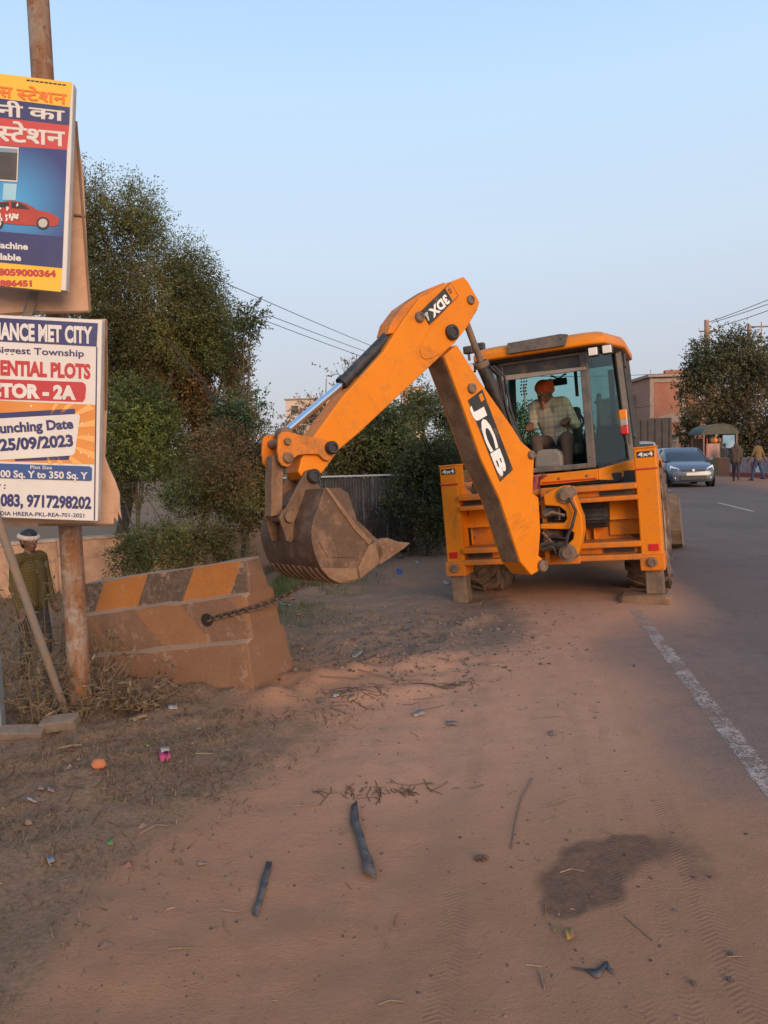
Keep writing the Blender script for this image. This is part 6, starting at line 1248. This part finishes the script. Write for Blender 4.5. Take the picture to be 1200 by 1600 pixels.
# ------------------------------------------------------------ vehicles
CGL = mat('car_glass', (.02, .026, .03), (.03, .036, .04), 2, .08, spec=.6); CTY = mat('car_tyre', (.018, .017, .016), None, rough=.85); CAL = mat('alloy', (.5, .49, .47), None, rough=.35, metal=.8); HL = mat('headlamp', (.78, .77, .74), None, rough=.12); PLT = mat('number_plate', (.66, .63, .56), None, rough=.5)
def car(label, loc, hd, c1, kind='hatch', group='cars on the road'):
    T = thing('parked_car' if 'parked' in label else 'car', label, 'car', loc, (0, 0, hd), group); paintm = NT('car_paint'); paintm.b.inputs['Coat Weight'].default_value = .6; paintm.b.inputs['Coat Roughness'].default_value = .05; pm_ = paintm.fin(c1, .35, .35)
    tall = 1.5 if kind == 'hatch' else 1.76; z_ = 0 if kind == 'hatch' else .12
    st = [(1.93, .58, .30, .60), (1.86, .74, .22, .70), (1.62, .82, .19, .82), (.95, .85, .19, .97), (0, .86, .19, 1.0), (-1.4, .85, .21, 1.02), (-1.82, .79, .27, .99), (-1.92, .70, .36, .92)]
    Ls = [[Vector((x * w, y, z + z_)) for x, z in ((-.9, zl), (-1, zl + .15), (-1, zs - .14), (-.93, zs - .03), (-.7, zs + .015), (.7, zs + .015), (.93, zs - .03), (1, zs - .14), (1, zl + .15), (.9, zl))] for y, w, zl, zs in st]
    bd = MB().loft(Ls).build('bodywork', pm_, T, .02, smooth=40)
    g = [[Vector((x * w, y, z)) for x, y, z in ((-1, y1, zz), (-.8, y1 + .08, zz), (.8, y1 + .08, zz), (1, y1, zz), (1, y0, zz), (.8, y0 - .06, zz), (-.8, y0 - .06, zz), (-1, y0, zz))] for w, y0, y1, zz in ((.80, -1.78, .92, .97 + z_), (.72, -1.66, .45, 1.24 + z_ * 1.6), (.62, -1.5, .08, tall - .06))]
    gh = MB().loft(g).build('greenhouse', CGL, T, .02, smooth=40)
    MB().loft([[Vector((x, y, zz)) for x, y in ((-w, y1), (-w * .8, y1 + .08), (w * .8, y1 + .08), (w, y1), (w, y0), (w * .8, y0 - .06), (-w * .8, y0 - .06), (-w, y0))] for w, y0, y1, zz in ((.645, -1.53, .12, tall - .09), (.60, -1.48, .02, tall - .02), (.45, -1.3, -.2, tall))]).build('roof', pm_, gh, .01, smooth=40)
    for s in (-1, 1):
        MB().tube([(s * .80, .94, .98 + z_), (s * .63, .10, tall - .06)], .028, 6).build('windscreen_pillar', pm_, gh); MB().tube([(s * .79, -.45, .98 + z_), (s * .63, -.5, tall - .06)], .03, 6).build('door_pillar', BLK, gh); MB().tube([(s * .79, -1.7, .98 + z_), (s * .63, -1.48, tall - .06)], .05, 6).build('rear_pillar', pm_, gh)
        MB().loft([[Vector((s * x, y, z + z_)) for x, y, z in q] for q in (((.50, 1.90, .62), (.50, 1.885, .72), (.77, 1.62, .84), (.79, 1.70, .66)), ((.49, 1.86, .62), (.49, 1.85, .71), (.75, 1.58, .83), (.77, 1.66, .66)))]).build('headlamp', HL, T, .01)
        MB().box((s * .74, -1.87, .85 + z_), (.18, .08, .28)).build('tail_lamp', LAMPR, T, .02); mr = MB().box((s * .93, .72, 1.04 + z_), (.17, .10, .12)).build('door_mirror', pm_, T, .03)
        MB().lathe([(0, .02), (.05, .02), (.06, 0)], (s * .60, 1.885, .38 + z_), (0, 1, 0), 10).build('fog_lamp', HL, T)
        for y in (1.22, -1.22):
            r_ = .31 + z_ * .4; c = Vector((s * .76, y, r_)); wv = MB().lathe([(r_ * .62, -.09), (r_ * .95, -.09), (r_, -.05), (r_, .05), (r_ * .95, .09), (r_ * .62, .09)], c, (1, 0, 0), 22).build('wheel', CTY, T, smooth=40); MB().lathe([(0, .06 * s), (r_ * .2, .07 * s), (r_ * .6, .05 * s), (r_ * .64, .09 * s)], c, (1, 0, 0), 16).build('rim', CAL, wv, smooth=40)
            MB().lathe([(r_ * 1.2, 0), (r_ * 1.2, .02 * s)], Vector((s * .852, y, r_)), (1, 0, 0), 22).build('wheel_arch', BLK, T)
    MB().box((0, 1.915, .64 + z_), (.86, .05, .075)).build('grille', BLK, T, .01); MB().lathe([(0, .02), (.05, .02), (.055, 0)], (0, 1.94, .65 + z_), (0, 1, 0), 12).build('badge', CAL, T); MB().box((0, 1.92, .36 + z_), (.95, .08, .16)).build('lower_grille', BLK, T, .02); MB().box((0, 1.955, .51 + z_), (.50, .02, .11)).build('number_plate', PLT, T, .004); MB().box((0, -1.93, .62 + z_), (.50, .02, .11)).build('number_plate', PLT, T, .004)
    MB().box((0, -.0, .28), (1.4, 3.3, .16)).build('underbody', BLK, T); return T
p = gnd(1070, 759); rdh = math.atan2(.985, .174) - math.pi / 2
car('blue grey hatchback driving towards the camera on the far lane', (p.x, p.y + .4, 0), rdh + math.pi + .02, (.10, .12, .15))
p = at(980, 720, 26.5); car('silver car driving away just beyond the machine', (p.x, 26.5, .0), rdh, (.30, .29, .28), 'suv')
p = at(1074, 700, 47); car('dark blue car parked below the booth', (p.x, 47, 0), 1.2, (.03, .05, .09))
# dark goods truck
p = at(1009, 690, 44); TK = thing('truck', 'dark ribbed goods truck parked before the annex building', 'truck', (p.x, 44, 0), (0, 0, rdh)); h0 = at(1009, 656, 44).z
TKM = mat('truck_tarp', (.055, .045, .04), (.08, .065, .055), 2, .85)
MB().box((0, 0, .9 + (h0 - .9) / 2), (2.1, 4.2, h0 - .9)).build('cargo_body', TKM, TK, .03)
for k in range(6): MB().box((-.95 + k * .38, -2.13, .9 + (h0 - .9) / 2), (.07, .06, h0 - 1.0)).build('rib', TKM, TK)
MB().box((0, 2.9, 1.35), (2.0, 1.4, 1.7)).build('cab', mat('truck_cab_paint', (.25, .12, .05), (.2, .1, .05), 2, .6), TK, .08); MB().box((0, .3, .75), (1.0, 5.6, .25)).build('chassis', BLK, TK)
for s in (-1, 1):
    for yy in (-1.3, 2.6): MB().lathe([(.2, -.12), (.44, -.12), (.46, 0), (.44, .12), (.2, .12)], (s * .9, yy, .46), (1, 0, 0), 20).build('wheel', CTY, TK, smooth=40)
# land sale sign
p = Vector(zb(1041, 45, 740)); LS = thing('land_sign', 'small white sign with red heading left of the booth', 'sign', p); a, b = at(1033, 667, 45) - p, at(1049, 683, 45) - p
MB().box(((a.x + b.x) / 2, 0, (a.z + b.z) / 2), (b.x - a.x, .06, a.z - b.z)).build('panel', WV, LS, .01); MB().box(((a.x + b.x) / 2, 0, b.z - .35), (b.x - a.x, .05, .6)).build('lower_panel', flatm('sign_red', (.38, .06, .05)), LS)
MB().box(((a.x + b.x) / 2, .08, b.z / 2), (.08, .08, b.z)).build('post', DST, LS); lettering('lettering', 'LAND', (a.x + .05, -.035, a.z - .30), (1, 0, 0), (0, 0, 1), (b.x - a.x) - .1, .22, RD, LS, .04); 
for k in range(2): MB().box(((a.x + b.x) / 2, -.033, a.z - .40 - k * .11), ((b.x - a.x) * .7, .004, .05)).build('small_print', NV, LS)
# booth with arched roof
Yb = 43.0; p = Vector(zb(1115, Yb, 745)); BT = thing('booth', 'small roadside booth with an arched grey green roof under the tree', 'booth', p); w = (at(1146, 700, Yb) - at(1086, 700, Yb)).x; hz = at(1115, 679, Yb).z - p.z; ht = at(1115, 663, Yb).z - p.z
L = []
for k in range(13):
    a = math.pi * k / 12; L.append([Vector((-math.cos(a) * w / 2, y, hz + math.sin(a) * (ht - hz) * q)) for y, q in ((-.9, 1), (.9, 1), (.9, .94), (-.9, .94))])
MB().loft(L).build('arched_roof', mat('grey_green_roof', (.15, .155, .115), (.11, .115, .09), 3, .8), BT, .01, smooth=40)
MB().prism([(-math.cos(math.pi * k / 12) * w / 2 * .97, -.85, hz + math.sin(math.pi * k / 12) * (ht - hz) * .92) for k in range(13)], (0, .05, 0)).build('gable_panel', mat('dark_panel', (.09, .085, .06), (.07, .065, .05), 3, .8), BT)
for sx in (-1, 1):
    for yy in (-.8, .8): MB().box((sx * w * .42, yy, hz / 2), (.09, .09, hz)).build('post', DST, BT)
MB().box((-w * .18, -.78, hz * .38), (w * .34, .08, hz * .76)).build('counter_panel', mat('pink_panel', (.42, .25, .19), (.36, .2, .15), 4, .8), BT, .01); MB().box((0, .8, hz * .45), (w * .8, .06, hz * .9)).build('back_panel', mat('booth_shade', (.07, .06, .05), (.1, .08, .06), 3, .9), BT)
MB().box((w * .22, -.8, hz * .80), (w * .30, .04, hz * .34)).build('poster', mat('poster_blue', (.10, .28, .42), (.3, .4, .45), 3, .7), BT); MB().box((-w * .33, -.8, hz * .5), (w * .02, .05, hz * .8)).build('side_strip', REDP, BT)
for k in range(3): MB().ball((-w * .2 + k * .22, -.7, hz * .84), .13, 6, (1, 1, 1.2)).build('hanging_goods', LAMPA if k % 2 else BRN, BT)
p = at(1132, 735, 41.5); standing('person', 'dark figure standing in the shade by the booth poster', (p.x, 41.5, 0), (.2, -1), 1.62, [SKIN, mat('dark_shirt', (.03, .03, .035), None, rough=.9), mat('dark_cloth', (.03, .028, .026), None, rough=.9), BLK], .05, h=.022)
# ------------------------------------------------------------ litter
def litter(name, label, pts, m, th=.004, lift=.004, curl=.012, cat='litter', n=5):
    """thin crumpled piece: pixel outline of a strip or patch laid on the ground, given as two rails"""
    a, b = pts; V = []
    for i in range(n):
        for rail in (a, b):
            q = i / (n - 1) * (len(rail) - 1); k = min(int(q), len(rail) - 2); u = rail[k][0] + (rail[k + 1][0] - rail[k][0]) * (q - k); v = rail[k][1] + (rail[k + 1][1] - rail[k][1]) * (q - k)
            p = gnd(u, v); V.append((p.x, p.y, gz(p.x, p.y) + lift + curl * random.random()))
    o = MB().add(V, [(2 * i, 2 * i + 1, 2 * i + 3, 2 * i + 2) for i in range(n - 1)]).build(name, m, None, smooth=50, fix=False); md = o.modifiers.new('t', 'SOLIDIFY'); md.thickness = th
    return prop(recenter(o), label, cat)
def patch(name, label, u, v, w, h, m, rot=0.0, curl=.014, cat='litter', n=4):
    w *= .72; h *= .72; c, s = math.cos(rot), math.sin(rot); f = lambda x, y: (u + x * c - y * s, v + x * s + y * c)
    return litter(name, label, ([f(-w, -h * .8), f(-w * .3, -h), f(w, -h * .7)], [f(-w * .8, h), f(w * .2, h * .8), f(w * .9, h)]), m, .002, .006, curl, cat, n)
def lm_(name, c, c2=None): return mat(name, tuple(x * .8 for x in c), c2 or tuple(x * .6 for x in c), 30, .7, bump=.3, bsc=40, dirt=(.24, .135, .085), da=.42, dsc=40)
PAP = lm_('paper_scrap', (.50, .44, .38)); TANP = lm_('tan_card', (.42, .25, .15)); BLKP = mat('black_plastic_strip', (.028, .034, .036), (.05, .058, .056), 8, .45, dirt=(.18, .11, .075), da=.42, dsc=14)
litter('plastic_strip', 'straight dark plastic strip lying alone on the dirt', ([(417, 1346), (408, 1378), (394, 1426)], [(425, 1348), (418, 1382), (402, 1430)]), BLKP, .005, .004, .004)
litter('plastic_strip', 'long twisted dark plastic strip on the dirt', ([(549, 1262), (547, 1285), (557, 1312), (565, 1340), (568, 1370)], [(558, 1254), (562, 1288), (569, 1310), (582, 1345), (590, 1376)]), BLKP, .004, .006, .02, n=9)
litter('black_rag', 'torn black plastic rag near the bottom right corner', ([(893, 1510), (915, 1514), (932, 1516), (944, 1506), (950, 1503), (953, 1513), (960, 1519)], [(893, 1512), (915, 1517), (930, 1530), (936, 1528), (948, 1512), (950, 1520), (962, 1524)]), BLKP, .002, .002, .006, n=13)
patch('crisp_packet', 'crumpled pink packet with white band in the dry grass', 257, 1184, 13, 11, lm_('pink_foil', (.50, .045, .20), (.42, .03, .16)), -.2, .03, n=6); patch('packet_band', 'white printed band across the pink packet', 258, 1181, 10, 5, PAP, -.2, .004).location.z += .028
b = gnd(155, 1203); o = MB().ball((b.x, b.y, gz(b.x, b.y) + .022), .042, 5, (1, .8, .75), .12).build('brick_lump', mat('brick_lump', (.46, .155, .06), (.38, .12, .05), 20, .9, bump=.5), None, smooth=35); prop(recenter(o), 'orange broken brick lump in the dry grass', 'stone')
LIT = [('paper_scrap', 'crumpled white paper by the barrier foot', 270, 1110, 11, 4, PAP), ('paper_scrap', 'small white scrap right of the barrier foot paper', 310, 1137, 5, 3, PAP), ('card_box', 'flattened yellow and tan carton below the weeds', 215, 1123, 22, 8, lm_('yellow_card', (.34, .20, .06), (.26, .17, .10))), ('card_scrap', 'orange tan card scrap in the left verge', 64, 1234, 8, 5, TANP), ('card_scrap', 'grey card scrap beside the orange tan one', 80, 1236, 8, 6, lm_('grey_card', (.28, .22, .18))), ('card_scrap', 'tan broken tile piece near the left edge', 44, 1284, 9, 7, TANP), ('paper_scrap', 'pale twisted scrap on the left verge', 50, 1250, 12, 3, PAP), ('leaf', 'curled dry leaf alone on the dirt', 316, 1350, 11, 3, lm_('dry_leaf', (.30, .20, .13))), ('wrapper', 'green wrapper scrap on the verge edge', 172, 1315, 7, 4, lm_('green_foil', (.08, .28, .06))), ('wrapper', 'tiny green scrap near the pink packet', 231, 1164, 4, 2, lm_('green_foil2', (.15, .4, .05))), ('wrapper', 'pale blue wrapper at the lower left', 80, 1347, 9, 5, lm_('blue_foil', (.22, .25, .32))), ('wrapper', 'red wrapper beside the stick under the weeds', 112, 1175, 7, 4, lm_('red_foil', (.36, .09, .07))), ('paper_scrap', 'white paper lying right of the barrier', 525, 1092, 8, 4, PAP), ('card_scrap', 'orange scrap beside the white paper', 550, 1095, 8, 4, TANP), ('wrapper', 'silver crushed wrapper on the mid dirt', 655, 1115, 15, 5, lm_('silver_foil', (.40, .35, .30))), ('wrapper', 'dark silver crushed wrapper right of the other', 706, 1127, 12, 4, lm_('dull_foil', (.24, .22, .20))), ('paper_scrap', 'small faded paper square on the dirt track', 862, 1147, 8, 4, lm_('faded_paper', (.34, .23, .18))), ('leaf', 'yellow dry leaf below the wet stain', 889, 1460, 8, 14, lm_('yellow_leaf', (.42, .25, .045))), ('leaf', 'tiny yellow leaf fragment left of the yellow leaf', 866, 1452, 3, 6, lm_('yellow_leaf2', (.40, .24, .05))), ('paper_scrap', 'pale green paper on the churned berm', 557, 1020, 12, 5, lm_('green_paper', (.36, .38, .30))), ('wrapper', 'pink wrapper on the grass under the bucket', 456, 937, 8, 4, lm_('pink_foil2', (.60, .12, .17))), ('paper_scrap', 'white scrap at the barrier end in the grass', 432, 950, 4, 5, PAP), ('wrapper', 'clear plastic bag on the grass by the barrier', 447, 948, 12, 3, lm_('clear_bag', (.36, .36, .33))), ('wrapper', 'orange scrap on the edge of the grass strip', 466, 959, 6, 3, lm_('orange_foil', (.55, .16, .07))), ('wrapper', 'bright blue plastic scrap on the grass', 624, 893, 7, 5, lm_('bright_blue_foil', (.03, .13, .50))), ('paper_scrap', 'white paper on the grass near the bucket tooth', 652, 878, 4, 4, PAP), ('paper_scrap', 'pale scrap beside the left stabiliser', 698, 910, 8, 4, PAP), ('card_scrap', 'tan scrap just under the bucket tooth', 626, 868, 6, 4, TANP)]
for nm, lb, u, v, w, h, m_ in LIT: patch(nm, lb, u, v, w, h, m_, random.uniform(-.3, .3), .012 if w > 5 else .006)
def stick(label, px, r, m_, name='straw'):
    P = [gnd(*q) for q in px]; o = MB().tube([Vector((p.x, p.y, gz(p.x, p.y) + r + .002)) for p in P], r, 5).build(name, m_, None, smooth=60); prop(recenter(o), label, 'straw')
STW = lm_('straw', (.36, .24, .15)); STD = lm_('grey_straw', (.22, .15, .11))
for l, q, r, m_ in (('long curved straw right of the twisted plastic strip', [(832, 1214), (815, 1245), (806, 1280), (799, 1326)], .0028, STD), ('straight pale straw below the wet stain', [(975, 1432), (998, 1452), (1021, 1472)], .0022, STW), ('straight straw on the mid dirt near the track', [(829, 1121), (855, 1120), (876, 1119)], .003, STW), ('pale bent straw left of the black rag', [(843, 1514), (846, 1525), (851, 1543)], .0028, STW), ('orange straw right of the long curved straw', [(848, 1261), (875, 1252), (905, 1244)], .002, STW), ('short pale straw by the left plastic strip', [(344, 1421), (358, 1422), (375, 1423)], .0022, STW), ('short straw above the plastic strips', [(446, 1257), (472, 1258), (500, 1257)], .0024, STW), ('curved dry twig near the bottom centre', [(590, 1575), (610, 1568), (632, 1570)], .002, STW), ('orange dry stalk on the verge edge', [(218, 1300), (245, 1288), (262, 1292)], .003, STW), ('wooden stick lying under the weeds', [(90, 1168), (110, 1167), (128, 1166)], .006, TANP), ('long dry branch on the churned berm', [(500, 1068), (560, 1064), (640, 1058), (668, 1052)], .006, STD), ('second dry branch crossing the berm', [(560, 1055), (620, 1068), (660, 1062)], .004, STD), ('dry stalk right of the wet stain', [(1136, 1497), (1150, 1496), (1160, 1497)], .0022, STW)): stick(l, q, r, m_)
b = gnd(752, 1343); o = MB().ball((b.x, b.y, gz(b.x, b.y) + .008), .022, 5, (1.3, .8, .6), .25).build('dung_clod', lm_('dark_clod', (.07, .04, .028)), None); prop(recenter(o), 'dark brown clod on the bare dirt', 'clod')
for u, v, r, wh in ((1085, 1372, .008, 'just right of the wet stain'), (1110, 1372, .008, 'second one right of the wet stain'), (1142, 1492, .01, 'beside the short dry stalk'), (1140, 1532, .009, 'below the short dry stalk'), (1083, 1537, .009, 'between the black rag and the road edge'), (978, 1337, .007, 'on the wet stain'), (1166, 1305, .008, 'nearest the white line')):
    b = gnd(u, v); o = MB().ball((b.x, b.y, gz(b.x, b.y) + .004), r, 4, (1.2, .9, .7), .2).build('road_stone', lm_('dark_stone', (.06, .05, .045)), None); prop(recenter(o), 'small dark stone chip ' + wh, 'stone', 'dark stone chips on the dusty road edge')
